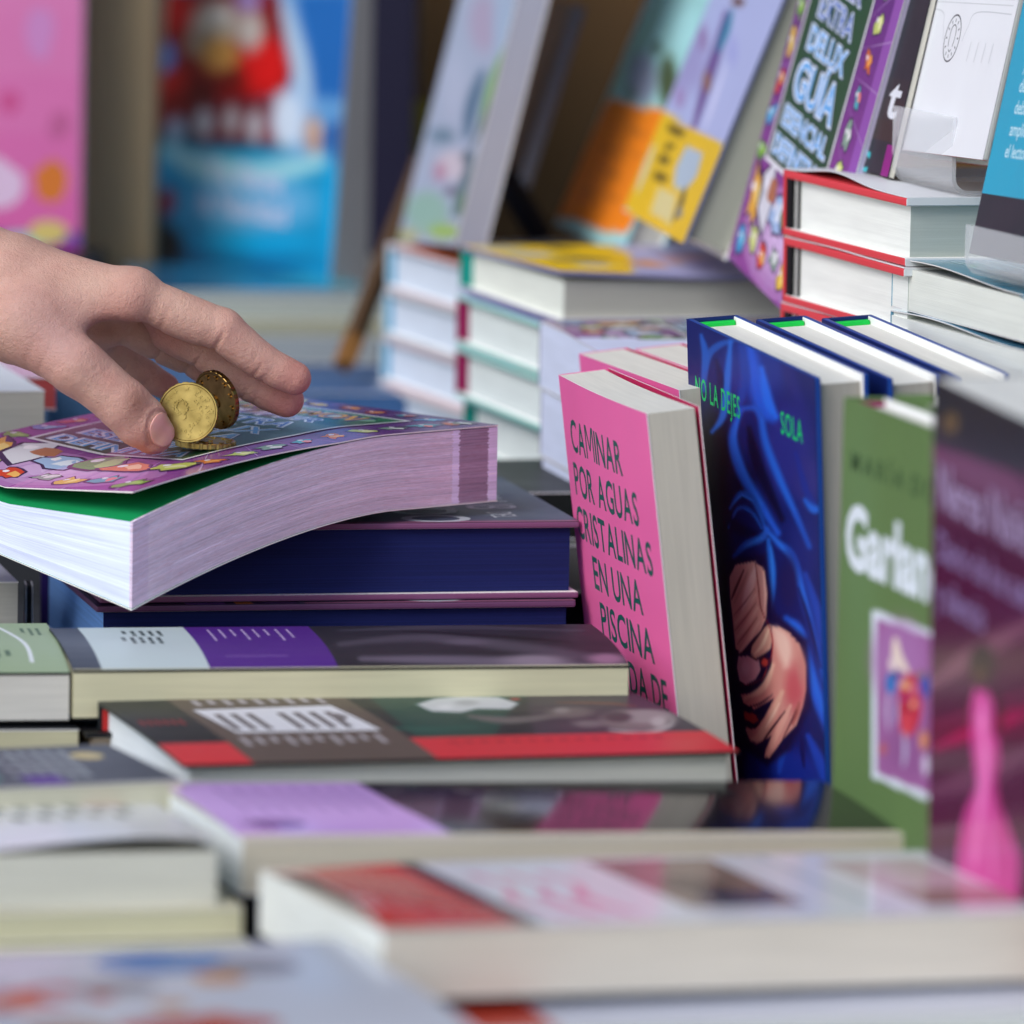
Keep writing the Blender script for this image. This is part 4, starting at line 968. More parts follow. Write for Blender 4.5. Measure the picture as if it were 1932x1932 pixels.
    S([(268, 1330), (232, 1412), (165, 1452)], 24, 'f0c8b0', 12); S([(300, 1430), (268, 1500), (222, 1585), (190, 1602)], 30, 'e6b49e', 14); S([(290, 1470), (240, 1560)], 9, 'f4d0bc', 8); S([(330, 1480), (292, 1560), (248, 1655)], 22, 'e6ac9c', 9); S([(362, 1470), (340, 1545)], 16, 'aa5c56', 10)
    S([(168, 1484), (215, 1474), (264, 1440)], 8, '3a1e3c', 5); S([(228, 1612), (265, 1560), (312, 1498)], 8, '38182a', 5); S([(302, 1600), (332, 1540), (352, 1496)], 6, '5c2a34', 5); q.p([(158, 1500), (200, 1510), (216, 1532), (196, 1546), (165, 1530)], 'aa3c36', 6); S([(150, 1545), (200, 1560), (232, 1520)], 5, '2a1226', 4)
    q.p([(240, 1190), (258, 1184), (265, 1240), (258, 1272), (235, 1290), (205, 1306), (185, 1290), (190, 1262)], 'd6a896', 5); S([(252, 1200), (228, 1258), (202, 1288)], 14, 'f0d6bc', 8); S([(246, 1172), (264, 1230), (263, 1290), (250, 1335)], 5, 'a42c38', 3)
    q.p([(140, 1300), (175, 1298), (215, 1312), (222, 1350), (202, 1385), (170, 1402), (145, 1390), (135, 1340)], 'e0b4be', 6); q.e(166, 1342, 15, 26, 'f0ccd6', 16); q.e(236, 1322, 13, 15, 'cc4a40', 8); S([(226, 1388), (246, 1342)], 5, 'a83a3a', 4)
    S([(180, 1300), (214, 1312), (240, 1298), (260, 1330)], 6, '451824', 4); S([(148, 1288), (186, 1262), (214, 1220), (246, 1180)], 4.5, '4e1c26', 3); S([(150, 1405), (190, 1400), (225, 1380)], 5, '7a3a44', 4)
    return q
def blue_text(M):
    a = Art(); f = measure(M, BLT); g = lambda z: f(985.4 + z[0] * .5466, 563 + z[1] * .5466)
    for t, z0, z1 in (('NO LA DEJES', (598, 340), (752, 398)), ('SOLA', (893, 462), (968, 486))):
        p, q = g(z0), g(z1); a.text(t, p[0], (p[1] + q[1]) / 2 - 1, 12.5, '14c868', fit=q[0] - p[0], bold=.006, spacing=1.12)
    return a
sa = Art(); sa.text('NO LA DEJES SOLA', 14, 60, 12, '12c060', rot=math.pi / 2)
BM = stand(Vector((67.6, 70.6, 69.6)), (3.7, 2.4, -73.8), BLW, BLH, BLT)
tls = [Vector((67.6, 70.6, 69.6)), at(1425, 602, y=78), at(1549, 600, y=84)]
for k in range(3):
    book('hardcover_book', ['blue hardcover with clasped hands painted on its cover', 'middle one of the three blue hardcovers, green endband at its top', 'rightmost blue hardcover of the row'][k],
         stand(tls[k], (3.7, 2.4, -73.8), BLW, BLH, BLT), BLW, BLH, BLT, front='12235e', back='173a86', spine='10245e', art=blue_text(BM) if k == 0 else None, paint=blue_paint(BM) if k == 0 else None, mtl=M_SATIN, hard=True, head='17c44a',
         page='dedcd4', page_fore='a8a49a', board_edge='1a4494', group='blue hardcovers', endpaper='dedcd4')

GRW, GRH, GRT = 130, 152, 16
GM = stand((118.5, -193, 67.5), (-.6, -.8, -77.5), GRW, GRH, GRT)
q = Paint(GM, GRW, GRH, GRT, 1.0, '5f7a48', zoom(985.4, 563, .5466))
q.e(1160, 900, 60, 500, '648458', 90, .5)
q.p([(1206, 1072), (1425, 1150), (1425, 1745), (1206, 1652)], 'd8e0ea', 4).p([(1224, 1106), (1420, 1174), (1420, 1716), (1224, 1636)], '9c5f98', 4).e(1300, 1250, 90, 130, 'a874ac', 90, .8).e(1350, 1560, 90, 90, '8f568e', 70, .8)
q.s_([(1288, 1178), (1296, 1240), (1330, 1290)], 34, 'ead8c8', 9).e(1280, 1262, 16, 26, 'e0cccc', 8).e(1272, 1330, 18, 36, '2f74bc', 9).e(1290, 1300, 12, 12, '2a3a7c', 8).e(1388, 1335, 16, 44, '3450ac', 9).e(1338, 1400, 40, 104, 'be2a42', 9).e(1326, 1470, 22, 44, 'd04050', 14)
q.e(1322, 1335, 18, 16, 'e4a87c', 8).e(1352, 1352, 12, 20, 'c8708c', 7).e(1318, 1380, 12, 10, '8a2a78', 6).e(1350, 1400, 10, 12, 'f0b090', 6).e(1330, 1420, 8, 10, '7c1a34', 5).e(1376, 1300, 16, 12, '8a6a5a', 7)
q.s_([(1264, 1360), (1258, 1420), (1264, 1490)], 14, 'b8a8cc', 8).s_([(1318, 1500), (1322, 1560), (1316, 1615)], 15, 'b4accc', 8).s_([(1296, 1380), (1290, 1470)], 10, '9ab0d8', 7).e(1385, 1525, 14, 32, 'd88c5c', 9).e(1392, 1610, 12, 36, 'd4c8e0', 9).e(1246, 1555, 14, 20, 'c0605c', 10, .7)
a = Art(); a.text('M A R Í A  D O', 12, 127, 10, '34502e', fit=112, bold=.02); a.text('Garland', 8, 93, 31, 'dde6ee', fit=132, bold=.04)
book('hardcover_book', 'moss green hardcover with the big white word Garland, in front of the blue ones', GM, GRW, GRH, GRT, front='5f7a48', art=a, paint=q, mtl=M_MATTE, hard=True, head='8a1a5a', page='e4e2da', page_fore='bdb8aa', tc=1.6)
book('hardcover_book', 'second moss green hardcover tucked behind the Garland one', stand((137, -186, 68), (-.6, -.8, -77.5), GRW - 8, GRH, GRT), GRW - 8, GRH, GRT, front='5f7a48', mtl=M_MATTE, hard=True, page='e4e2da')

MW, MH, MT = 150, 229, 42
GWN = stand(at(1762, 713, y=-345), (1.2, 1.6, -76.6), MW, MH, MT)
q = Paint(GWN, MW, MH, MT, 1.5, '521c3c', zoom(985.4, 563, .5466))
q.s_([(1420, 540), (1600, 620), (1760, 700)], 110, '6a3c5c', 60).p([(1400, 250), (1760, 400), (1760, 620), (1425, 500)], '20232c', 16).e(1478, 430, 30, 42, '7c6038', 22, .7).s_([(1430, 800), (1600, 860), (1760, 960)], 60, '4c1838', 40)
q.s_([(1420, 1330), (1560, 1230), (1760, 1120)], 70, '87586a', 40, .8).s_([(1420, 1380), (1600, 1330), (1760, 1260)], 26, '5a2a44', 20).s_([(1430, 1548), (1600, 1480), (1760, 1420)], 50, 'a01c52', 28).s_([(1430, 1470), (1760, 1360)], 30, '732a4c', 20).s_([(1430, 1700), (1600, 1640), (1760, 1560)], 90, '6c3c56', 50).s_([(1430, 1640), (1760, 1520)], 20, '4a1a34', 16).s_([(1420, 1850), (1760, 1760)], 60, '5a2848', 40)
q.e(1588, 1262, 46, 70, '3c2a30', 26).e(1580, 1300, 22, 30, '5c4038', 12).s_([(1618, 1345), (1646, 1430), (1622, 1520)], 26, '40242e', 10).s_([(1560, 1350), (1545, 1440), (1560, 1500)], 14, '6a3a42', 8)
q.p([(1562, 1350), (1606, 1358), (1626, 1400), (1622, 1500), (1642, 1525), (1645, 1600), (1622, 1700), (1668, 1800), (1715, 1930), (1710, 2100), (1490, 2100), (1505, 1880), (1528, 1770), (1572, 1680), (1552, 1560), (1550, 1480), (1550, 1400)], 'cf4696', 8)
q.s_([(1590, 1385), (1592, 1500), (1598, 1620), (1580, 1750), (1560, 1950)], 34, 'ec7cc0', 18).s_([(1632, 1560), (1628, 1660), (1650, 1820), (1680, 2000)], 16, 'b03478', 12).s_([(1566, 1700), (1535, 1850), (1520, 2000)], 14, 'b83c84', 12).s_([(1610, 1720), (1620, 1860), (1625, 2000)], 14, 'e06cb4', 10).e(1586, 1460, 16, 40, 'f08ccc', 14, .8)
a = Art(); a.text('Nerea Nuñez', 6, 186, 22, 'a796bc', xs=.95, bold=.012); a.text('Diario de los sueños', 6, 168, 15, '8f7cab', xs=1.0, bold=.012); a.text('y silencio', 6, 152, 15, '8f7cab', xs=1.0, bold=.012)
book('paperback_book', 'dark plum book at the right edge with a figure in a long pink gown', GWN, MW, MH, MT, paint=q, front='3a1a30', spine='15151c', art=a, mtl=M_SHEEN, page='e2e2dc', page_fore='cfcac0')

# ------------------------------------------------------------------ right-hand stack: white jackets over red boards
def jacket_book(lbl, z, wave, M_):
    W_, H_, T_ = 148, 226, 27
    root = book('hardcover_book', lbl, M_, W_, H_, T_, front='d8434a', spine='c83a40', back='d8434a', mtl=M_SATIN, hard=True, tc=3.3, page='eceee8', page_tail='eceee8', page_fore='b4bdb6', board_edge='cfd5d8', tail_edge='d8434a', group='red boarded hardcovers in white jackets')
    j = MB(); j.box((-.5, .3, T_ + .05), (W_ + .3, H_ - .3, T_ + .4), 'e3e5e8', 7); j.box((-.6, .5, .2), (-.25, H_ - .5, T_ + .2), 'c83a40')
    j.box((W_ + .1, .4, -.1), (W_ + .35, H_ - .5, T_ + .1 if False else 2.6), 'cdd2d4'); j.box((W_ + .1, .4, T_ - 2.8), (W_ + .35, H_ - .5, T_ + .1), 'd3dadd')
    j.build('dust_jacket', M_SATIN, root, warp=lambda u, v, w_: (u, v, w_ + (wave * max(0, 1 - v / 34) * math.exp(-((u - 62) / 34) ** 2) if w_ > T_ else 0)))
    h = MB(); h.box((.6, .6, 3.0), (9.2, 3.1, T_ - 3.0), '101014')
    for i in range(24):
        for k in range(3): h.box((9.6 + k * 1.6, 1.9, 3.6 + i * .85 + (k % 2) * .42), (10.8 + k * 1.6, 2.95, 4.05 + i * .85 + (k % 2) * .42), 'c8c8c4')
    h.box((9.3, 2.1, 3.0), (14.4, 2.9, T_ - 3.0), '3a3a3c'); h.build('head_cloth', M_MATTE, root)
    return root
gx, gy = 153.8, 79.8
jacket_book('upper red boarded book in a white jacket, the clear stand on top of it', 118, 3.6, lay(gx, gy, 118, 17.2, 148, 226, 27))
jacket_book('red boarded book just below the top one in the right stack', 90, .6, lay(gx - .5, gy - 2, 90.2, 16.8, 148, 226, 27))
jacket_book('third red boarded book down, mostly behind the blue hardcovers', 62, .4, lay(gx, gy - 1, 62.6, 17.2, 148, 226, 27))
riser(180, 130, 340, 210, 35)

def teal_cover():
    a = Art(); a.rect(0, 0, 150, 215, '2b2f36'); a.rect(0, 24, 150, 112, '2a9fc0')
    a.text('«No puedes dejar', 26, 96, 10, 'e4f2f6', bold=.01); 
    for i, t in enumerate(('Una promesa que guarda', 'y habla de toda la vida', 'de Madrid y sus calles', 'debates y amores. Recuerda', 'amplio de cuentos como', 'el lector nunca olvida.')):
        a.text(t, 18, 82 - i * 8.6, 7.6, 'bfe2ec', xs=1.05, bold=.01)
    return a
# H stack: teal paperbacks
def hlift(u, v): return 1.4 * math.sin(u / 150 * 5.2) * max(0, 1 - v / 90) - 2.2 * max(0, 1 - v / 20) * (u / 150 > .95) + 1.5
ta = Art(); ta.rect(0, 0, 150, 215, '3c9cbc'); ta.grad(0, 0, 150, 215, '3c8aa8', '4aa4c0', 4)
for i in range(12): ta.bars(20, 12 + i * 9, 110, 1, 5, 2, '9cc8d4', i)
book('paperback_book', 'top paperback of the teal pair with its cover corner curled, right edge', lay(195.3, -43.4, 91, 17.6, 150, 215, 18), 150, 215, 18, front='3c8fae', art=ta, mtl=M_GLOSS, page='e2e4dc', page_tail='dfe1d8', inner='15181c', lift=hlift, squeeze=.8)
book('paperback_book', 'teal paperback below the curled one, blue line of cover between the pages', lay(194, -46, 72.6, 17.2, 150, 215, 20), 150, 215, 20, front='5a90aa', mtl=M_GLOSS, page='e2e5de', lift=lambda u, v: 1.2 * math.sin(u / 150 * 5.2) - .8, back='7aa2b4', squeeze=2.2)
book('paperback_book', 'lowest visible teal paperback under the other two at the right edge', lay(195, -44, 51.5, 17.6, 150, 215, 20), 150, 215, 20, front='5a90aa', mtl=M_GLOSS, page='dfe2da')
riser(220, 10, 370, 90, 31)

# acrylic holders
def holder(name, label, M, w_, lip, depth, back, t=1.7, rise=8):
    """L-shaped clear stand: local x across, y back, z up"""
    Mw = M.copy(); Mw.translation = M.translation * MM; root = empty(name, label, 'stand', Mw)
    prof = [(0, lip)] + [(r_ * (1 - math.cos(q)), r_ * (1 - math.sin(q))) for r_ in (7,) for q in np.linspace(0, math.pi / 2, 7)] + [(depth, 0)]
    prof = [prof[0]] + [(7 - 7 * math.cos(q), 7 - 7 * math.sin(q)) for q in np.linspace(0, math.pi / 2, 7)] + [(depth, 0)]
    def strip(pr, nm):
        mb = MB(); V = []; F = []; n_ = len(pr)
        for i, (y_, z_) in enumerate(pr):
            d = Vector((pr[min(i + 1, n_ - 1)][0] - pr[max(i - 1, 0)][0], pr[min(i + 1, n_ - 1)][1] - pr[max(i - 1, 0)][1])).normalized(); q = Vector((-d.y, d.x)) * t
            for x_ in (0, w_): V += [(x_, y_, z_), (x_, y_ + q.x, z_ + q.y)]
        for i in range(n_ - 1):
            b = i * 4; c = b + 4
            F += [(b, b + 2, c + 2, c), (b + 1, c + 1, c + 3, b + 3), (b, c, c + 1, b + 1), (b + 2, b + 3, c + 3, c + 2)]
        F += [(0, 1, 3, 2), (n_ * 4 - 4, n_ * 4 - 2, n_ * 4 - 1, n_ * 4 - 3)]
        mb.add(V, F, 'ffffff'); o = mb.build(nm, M_ACRYL, root, weld=True)
        bm = bmesh.new(); bm.from_mesh(o.data); bmesh.ops.recalc_face_normals(bm, faces=bm.faces); bm.to_mesh(o.data); bm.free(); return o
    strip(prof, 'lip'); strip([(depth, 1.2), (depth + back * .3, back)], 'backrest')
    return root
def frame(o, ex, ez=(0, 0, 1)):
    ex = Vector(ex).normalized(); ez = Vector(ez); ey = ez.cross(ex).normalized(); M = Matrix.Identity(4)
    for i in range(3): M[i][0] = ex[i]; M[i][1] = ey[i]; M[i][2] = ez[i]; M[i][3] = o[i]
    return M
wd = Vector((.235, -.972, 0)).normalized()

# I: white book in the clear stand
IW, IH, IT = 151, 226, 25
a = Art(); a.rect(0, 0, IW, IH, 'e6e8ec')
a.text('THE NEW YORK TIMES', 144, 80, 6.4, '85888c', align='r', fit=50); a.bars(66, 82, 22, 1, 4, 3, 'a4a6aa', 2)
a.line([(4, 64), (146, 64)], .7, 'c3c6ca'); a.line([(4, 61.5), (146, 61.5)], .5, 'd0d3d6')
a.line([(4, 58), (50, 58), (58, 52), (62, 46)], .5, 'c9ccd0'); a.line([(88, 46), (92, 52), (100, 58), (146, 58)], .5, 'c9ccd0')
def ring(a, u, v, r, wdt, c): a.line([(u + r * 1.05 * math.cos(q), v + r * math.sin(q)) for q in np.linspace(0, 2 * math.pi, 25)], wdt, c)
ring(a, 74, 47, 9.5, .7, '55585c')
for i in range(12):
    q = i * math.pi / 6; a.line([(74 + 6.8 * math.cos(q), 47 + 6.6 * math.sin(q)), (74 + 8.4 * math.cos(q), 47 + 8.1 * math.sin(q))], .7, '6a6d70')
a.line([(71, 43.5), (70.4, 47), (71, 51), (74, 52.5), (77, 51), (77.6, 47), (76.5, 43.5)], .5, '707376'); a.line([(72, 42.5), (74, 41.5), (76, 42.5)], .5, '707376')
for uu in (6, 16, 26, 36, 100, 110, 120, 130): a.line([(uu, 38), (uu + 1, 46)], 1.0, 'd9dbdf')
Mi = stand(Vector((146.3, 189, 130.6)) + Euler([math.radians(q) for q in (-12.5, -2.2, -76.6)]).to_matrix() @ Vector((0, 0, IH)), (-12.5, -2.2, -76.6), IW, IH, IT)
wb = book('hardcover_book', 'white jacketed hardcover with a small oval emblem, standing in the clear stand', Mi, IW, IH, IT, front='e6e8ec', art=a, mtl=M_SATIN, hard=True, page='cfcabc', page_fore='b4b0a4', board_edge='c4cac8', tail_edge='d0404a', tc=2.6)
hp = at(1683, 300, y=150); hp.z = 119
holder('acrylic_stand', 'clear acrylic stand holding the white book on the right stack', frame(hp, (.30, -.95, 0)), 68, 31, 60, 60)

# teal standing book with dark foot
Mt = stand(at(1828, 478, y=30) + Euler([math.radians(q) for q in (-12, -2, -76)]).to_matrix() @ Vector((0, 0, 215)), (-12, -2, -76), 150, 215, 16)
book('paperback_book', 'teal book with white lettering and dark foot, leaning at the right edge', Mt, 150, 215, 16, front='2b2f36', board_edge='2b6f88', art=teal_cover(), mtl=M_SATIN, page='cfccc0')
hp = at(1820, 494, y=8); hp.z = 94
holder('acrylic_stand', 'clear acrylic stand in front of the teal book at the right edge', frame(hp, (.30, -.95, 0)), 120, 20, 50, 50)

# K: black book behind the white one
a = Art(); a.rect(0, 0, 116, 220, '23282e'); a.grad(60, 14, 116, 40, '3a2e28', '272a2e', 3); a.text('t', 88, 24, 24, 'dfe2ea', bold=.02, shear=.2, xs=2.2); a.text('loc', 40, 0, 18, '38b4bc', bold=.02, xs=1.9); a.rect(104, 0, 116, 13, '8a1f7a')
e_ = (-12.7, -1, -78.7); pK = Vector((127, 262, 119))
book('paperback_book', 'black book with a white letter t, between the purple guidebook and the white book', stand(pK + Euler([math.radians(q) for q in e_]).to_matrix() @ Vector((0, 0, 220)), e_, 116, 220, 3), 116, 220, 3, front='23262c', board_edge='23262c', art=a, mtl=M_SATIN, page='cfccc0')

# J: standing copy of the purple guide
e_ = (-12.7, 7.5, -78.7); pJ = at(1373, 484, y=345)
book('guide_book', 'upright copy of the purple guidebook with big blue GUIA lettering on green', stand(pJ + Euler([math.radians(q) for q in e_]).to_matrix() @ Vector((0, 0, 197)), e_, 155, 197, 6), 155, 197, 6, front='8a50a4', spine='8a50a4', art=guide_art(), mtl=M_SATIN, page='c4bcd8')

# Q: stack of purple guides, tail edges white
for k in range(3):
    book('guide_book', ['lying purple guidebook topmost of the stack behind the pink paperbacks', 'middle lying guidebook behind the pink paperbacks', 'bottom lying guidebook behind the pink paperbacks'][k],
         lay(39.3 + k, 213 - k * 2, 41.3 - k * 29.5, 12.1, 137, 196, 29), 137, 196, 29, front='6a4a78', art=guide_art() if k == 0 else None, mtl=M_GLOSS, page='cdd4ec', page_tail='d3dbf2', page_fore='a898b8', group='lying purple guidebooks', lift=(lambda u, v: -4 * max(0, (u / 133) - .4) ) if k == 0 else None)
riser(60, 240, 190, 320, -48)

# P: stack with mint covers; top one with a yellow band
PM = lay(18.8, 375.2, 57.4, 16, 162, 246, 20)
pt = Paint(PM, 162, 246, 20, 2.5, 'aeb0da')
pt.p([(800, 440), (1118, 440), (1190, 480), (1196, 540), (900, 540)], 'ecc41c', 5).e(940, 470, 50, 7, 'cfc49a', 6).e(1000, 484, 46, 7, 'b8bab4', 6).s_([(1030, 468), (1090, 474)], 8, '8f7a20', 5).s_([(980, 460), (1060, 462)], 6, '9c8424', 4).s_([(1040, 497), (1090, 492), (1150, 494)], 8, '5c5c50', 5).e(1120, 506, 36, 4, 'c8ccd0', 5)
pt.e(1235, 498, 46, 8, 'd8986a', 7).e(1290, 486, 50, 7, 'c8a0bc', 8).e(1200, 470, 40, 6, 'c4b8d0', 8).e(1340, 500, 40, 7, '9a94cc', 8).e(1150, 458, 40, 5, 'b8a4c4', 7)
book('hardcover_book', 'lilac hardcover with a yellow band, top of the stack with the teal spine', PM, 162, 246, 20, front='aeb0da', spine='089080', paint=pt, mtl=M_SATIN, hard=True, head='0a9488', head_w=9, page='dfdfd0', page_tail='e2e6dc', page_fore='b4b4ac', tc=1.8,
     board_edge='8a8ab0', back='b4b8e0', lift=lambda u, v: 3.0 * max(0, 1 - v / 70) * (u / 152), group='books with mint edges')
cols_ = [('9fd6cc', '8c1a50'), ('9fd6cc', '8c1a50'), ('8fd0c8', '0a7a70'), ('9fd6cc', '8c1a50')]
for k, (c_, sp_) in enumerate(cols_):
    a = Art(); a.rect(0, 0, 162, 246, 'b4b8e0'); a.rect(148, 0, 162, 130, 'c8a828') if k == 0 else a.rect(100, 0, 162, 246, 'd8b0c0')
    sx = -1.5 + (k > 1) * 4
    book('hardcover_book', ['hardcover with crimson spine second from the top, yellow line along its cover', 'crimson spined mint hardcover third from the top of the back stack', 'mint hardcover with a teal spine, fourth from the top of the back stack', 'lowest mint hardcover of the back stack'][k],
         lay(18.8 + sx, 375.2, 35.4 - k * 24, 16, 162, 246, 23.6), 162, 246, 23.6, front=c_, spine=sp_, art=a, mtl=M_SATIN, page='dde3dc', page_tail='dbe4e2', board_edge=c_, tc=2.6, hard=True, head=sp_, head_w=9, group='books with mint edges')
riser(30, 410, 180, 500, -62)

# O: white and pale blue stack behind
for k in range(5):
    sa = Art(); sa.rect(3, 8, 17, 60, '6aa4cc')
    a = Art(); a.rect(0, 0, 160, 214, 'd8e2e8'); a.poly([(10, 0), (150, 0), (150, 60), (60, 40)], 'd06a30' if k == 0 else 'dcc4c4')
    book('hardcover_book', ['white hardcover with an orange corner, topmost of the pale stack in the background', 'pale hardcover second from the top of the background stack', 'pale hardcover in the middle of the background stack', 'pale hardcover fourth from the top of the background stack', 'lowest pale hardcover of the background stack'][k],
         lay(-11.8 - (k > 2) * 3 - k, 536.5, 44.6 - k * 22.5, 18.5, 160, 214, 22), 160, 214, 22, front='cfdbe2', spine='bcd2de', spine_art=None, art=a, mtl=M_SATIN, page='cfd8e6', page_tail='cdd8e6', board_edge='c4ccd2' if k % 2 else 'd0bfc4', hard=True, tc=2.2, head='3f9ac0', group='pale hardcovers in the background stack')
riser(-10, 560, 130, 640, -66)

# L: standing lilac book with yellow band
Ll = Vector((48.5, 524.1, 75.6)); e_ = (-21.4, .4, -81.6); LM = stand(Ll + Euler([math.radians(q) for q in e_]).to_matrix() @ Vector((0, 0, 234)), e_, 163, 234, 22)
q = Paint(LM, 163, 234, 22, 2.0, 'aab2dc', zoom(633.4, 0, .4007))
q.e(1650, 280, 90, 150, '9c98c8', 80).s_([(1840, 60), (1800, 220), (1745, 400), (1690, 590)], 46, '5c3c7c', 26, .85).s_([(1862, 60), (1835, 150), (1800, 240)], 34, '2a7a9c', 18).e(1748, 385, 20, 46, '8a6458', 18).e(1620, 460, 26, 50, '9a7cb0', 24, .7).e(1730, 180, 22, 60, '8a6a9c', 26, .7).e(1895, 10, 30, 24, '6a4a44', 18).s_([(1840, 300), (1780, 480), (1740, 600)], 20, 'c6c8ea', 16).e(1870, 240, 24, 70, '9ea4d8', 30)
q.p([(1540, 528), (1570, 540), (1835, 692), (1640, 1200), (1350, 980)], 'e0b828', 6).s_([(1500, 680), (1455, 800), (1420, 900)], 26, 'ccc4a4', 12)
q.e(1602, 612, 46, 22, '57481e', 14, .9, .5).e(1572, 690, 24, 16, '57481e', 10, .9).e(1545, 752, 30, 22, '5f5024', 12, .9, .5).e(1530, 832, 36, 24, '57481e', 14, .85, .5)
q.p([(1655, 680), (1728, 722), (1700, 830), (1660, 880), (1640, 905), (1590, 880), (1600, 790)], 'a9bacc', 12).p([(1520, 885), (1605, 925), (1575, 1065), (1480, 1000)], 'd2c690', 12).s_([(1645, 890), (1625, 960), (1590, 1040)], 22, '4c4a3e', 10).e(1620, 1000, 14, 30, '8a8a80', 10)
book('hardcover_book', 'upright lilac hardcover wearing a yellow paper band, leaning back above the mint stack', LM, 163, 234, 22, front='aab2dc', spine='8a8ac0', back='5a6088', paint=q, mtl=M_SATIN, hard=True, page='b6b6a6', page_fore='a6a89a', page_tail='d8c8c8', board_edge='6c7398', tc=1.6)
# M: mint book with orange band
Ml = Vector((18.2, 699.6, 54.2)); e_ = (-21.6, .3, -79.1); MM_ = stand(Ml + Euler([math.radians(q) for q in e_]).to_matrix() @ Vector((0, 0, 231)), e_, 155, 231, 19)
q = Paint(MM_, 155, 231, 19, 2.5, 'a4dade', zoom(633.4, 0, .4007))
q.s_([(1530, -20), (1420, 220), (1290, 480)], 50, '9ad0c0', 26).s_([(1560, 0), (1500, 140), (1440, 260)], 16, '7a9aa0', 12, .7).e(1445, 370, 66, 120, '98a4c0', 50).e(1565, 390, 44, 130, '4c5c40', 34).e(1510, 225, 26, 30, '5c7a70', 18).e(1640, 110, 60, 120, 'aee6ec', 60).e(1390, 440, 20, 40, '4e6a60', 20, .8)
q.p([(1280, 470), (1300, 470), (1700, 560), (1620, 800), (1350, 1110), (1036, 1010)], 'f58a1e', 8)
for k in range(4): q.s_([(1310 - k * 52, 600 + k * 100), (1400 - k * 52, 620 + k * 100), (1490 - k * 52, 640 + k * 100)], 15, 'c06c20', 12, .75)
book('hardcover_book', 'upright mint hardcover wearing an orange paper band', MM_, 155, 231, 19, front='a4dade', paint=q, mtl=M_SATIN, hard=True, page='c8c8bc', page_tail='a8c4c8', tc=2)
# N: pale book on easel
Nl = Vector((-57.8, 713.5, 43.5)); e_ = (-14.3, -4.1, -79.2); NM = stand(Nl + Euler([math.radians(q) for q in e_]).to_matrix() @ Vector((0, 0, 238)), e_, 154, 238, 15)
q = Paint(NM, 154, 238, 15, 2.5, 'a0acc2', zoom(633.4, 0, .4007))
q.e(700, 110, 70, 130, 'a894ae', 60, .7).e(790, 120, 50, 200, '9cb0c8', 60).e(560, 420, 50, 160, 'a8b2c8', 60).s_([(800, 240), (745, 400), (690, 590)], 60, '6c9e58', 30).s_([(690, 340), (640, 500), (615, 640)], 60, '4e6f88', 34).s_([(760, 420), (700, 560), (640, 700)], 20, '4a5e5c', 16).e(500, 640, 60, 40, '6a8498', 34)
q.e(560, 780, 90, 70, 'c4bac6', 46).e(490, 810, 30, 44, 'b088a0', 26).e(620, 740, 30, 30, '5a6c78', 22).s_([(640, 740), (600, 880), (560, 1010)], 44, '56707a', 24).e(540, 900, 30, 20, '6a6478', 18).e(430, 1000, 100, 100, '8cb0a4', 50).e(510, 1090, 70, 34, '98b858', 30).e(330, 1110, 60, 30, 'a8a878', 26).e(590, 960, 26, 60, '5a7c68', 26)
book('paperback_book', 'upright pale blue book with a green smudge on its cover, blurred in the background', NM, 154, 238, 15, front='a0acc2', paint=q, mtl=M_SATIN, page='b0b2c0', page_fore='a4a6b6')
# its stand: clear plate and dark strut
st = empty('book_stand', 'stand of clear plate and dark strut behind the pale blue upright book', 'stand', Matrix.Identity(4))
mb = MB()
def bar(mb, p, q, r, col):
    p, q = Vector(p), Vector(q); d = (q - p).normalized(); s1 = d.orthogonal().normalized(); s2 = d.cross(s1)
    V = [p + (s1 * a_ + s2 * b_) * r for a_, b_ in ((-1, -1), (1, -1), (1, 1), (-1, 1))] + [q + (s1 * a_ + s2 * b_) * r for a_, b_ in ((-1, -1), (1, -1), (1, 1), (-1, 1))]
    mb.add(V, [(0, 1, 2, 3)[::-1], (4, 5, 6, 7), (0, 1, 5, 4), (1, 2, 6, 5), (2, 3, 7, 6), (3, 0, 4, 7)], col)
bar(mb, at(950, 330, y=700), at(1020, 448, y=730), 4.5, '1a1620'); mb.build('strut', M_SATIN, st)
mb = MB(); bar(mb, at(1075, 5, y=710), at(968, 345, y=710), 6, '6a6570'); mb.build('plate', mat('smoked_acrylic', base='c4c2cc', rough=.15, trans=.9, ior=1.2), st)
# brown easel leg on the left
es = empty('wooden_easel', 'blurred brown wooden easel leg left of the pale background stack', 'easel', Matrix.Identity(4))
mb = MB(); bar(mb, at(800, 300, y=760), at(655, 672, y=690), 3.6, '4e3a26'); mb.build('leg', M_MATTE, es)
mb = MB(); bar(mb, at(668, 635, y=697), at(648, 690, y=684), 4, '8a5f30'); mb.build('foot', M_MATTE, es)

# ------------------------------------------------------------------ far background
def face_book(name, label, x0, x1, y, z0, z1, T, art=None, yaw=0, **k):
    W_, H_ = x1 - x0, z1 - z0; R = Euler((math.radians(-4), 0, math.radians(yaw))).to_matrix(); ex, ey, ez = R.col; M = Matrix.Identity(4); o = Vector((x0, y, z0)) + ey * T
    for i in range(3): M[i][0] = ex[i]; M[i][1] = ez[i]; M[i][2] = -ey[i]; M[i][3] = o[i]
    return book(name, label, M, W_, H_, T, art=art, **k)
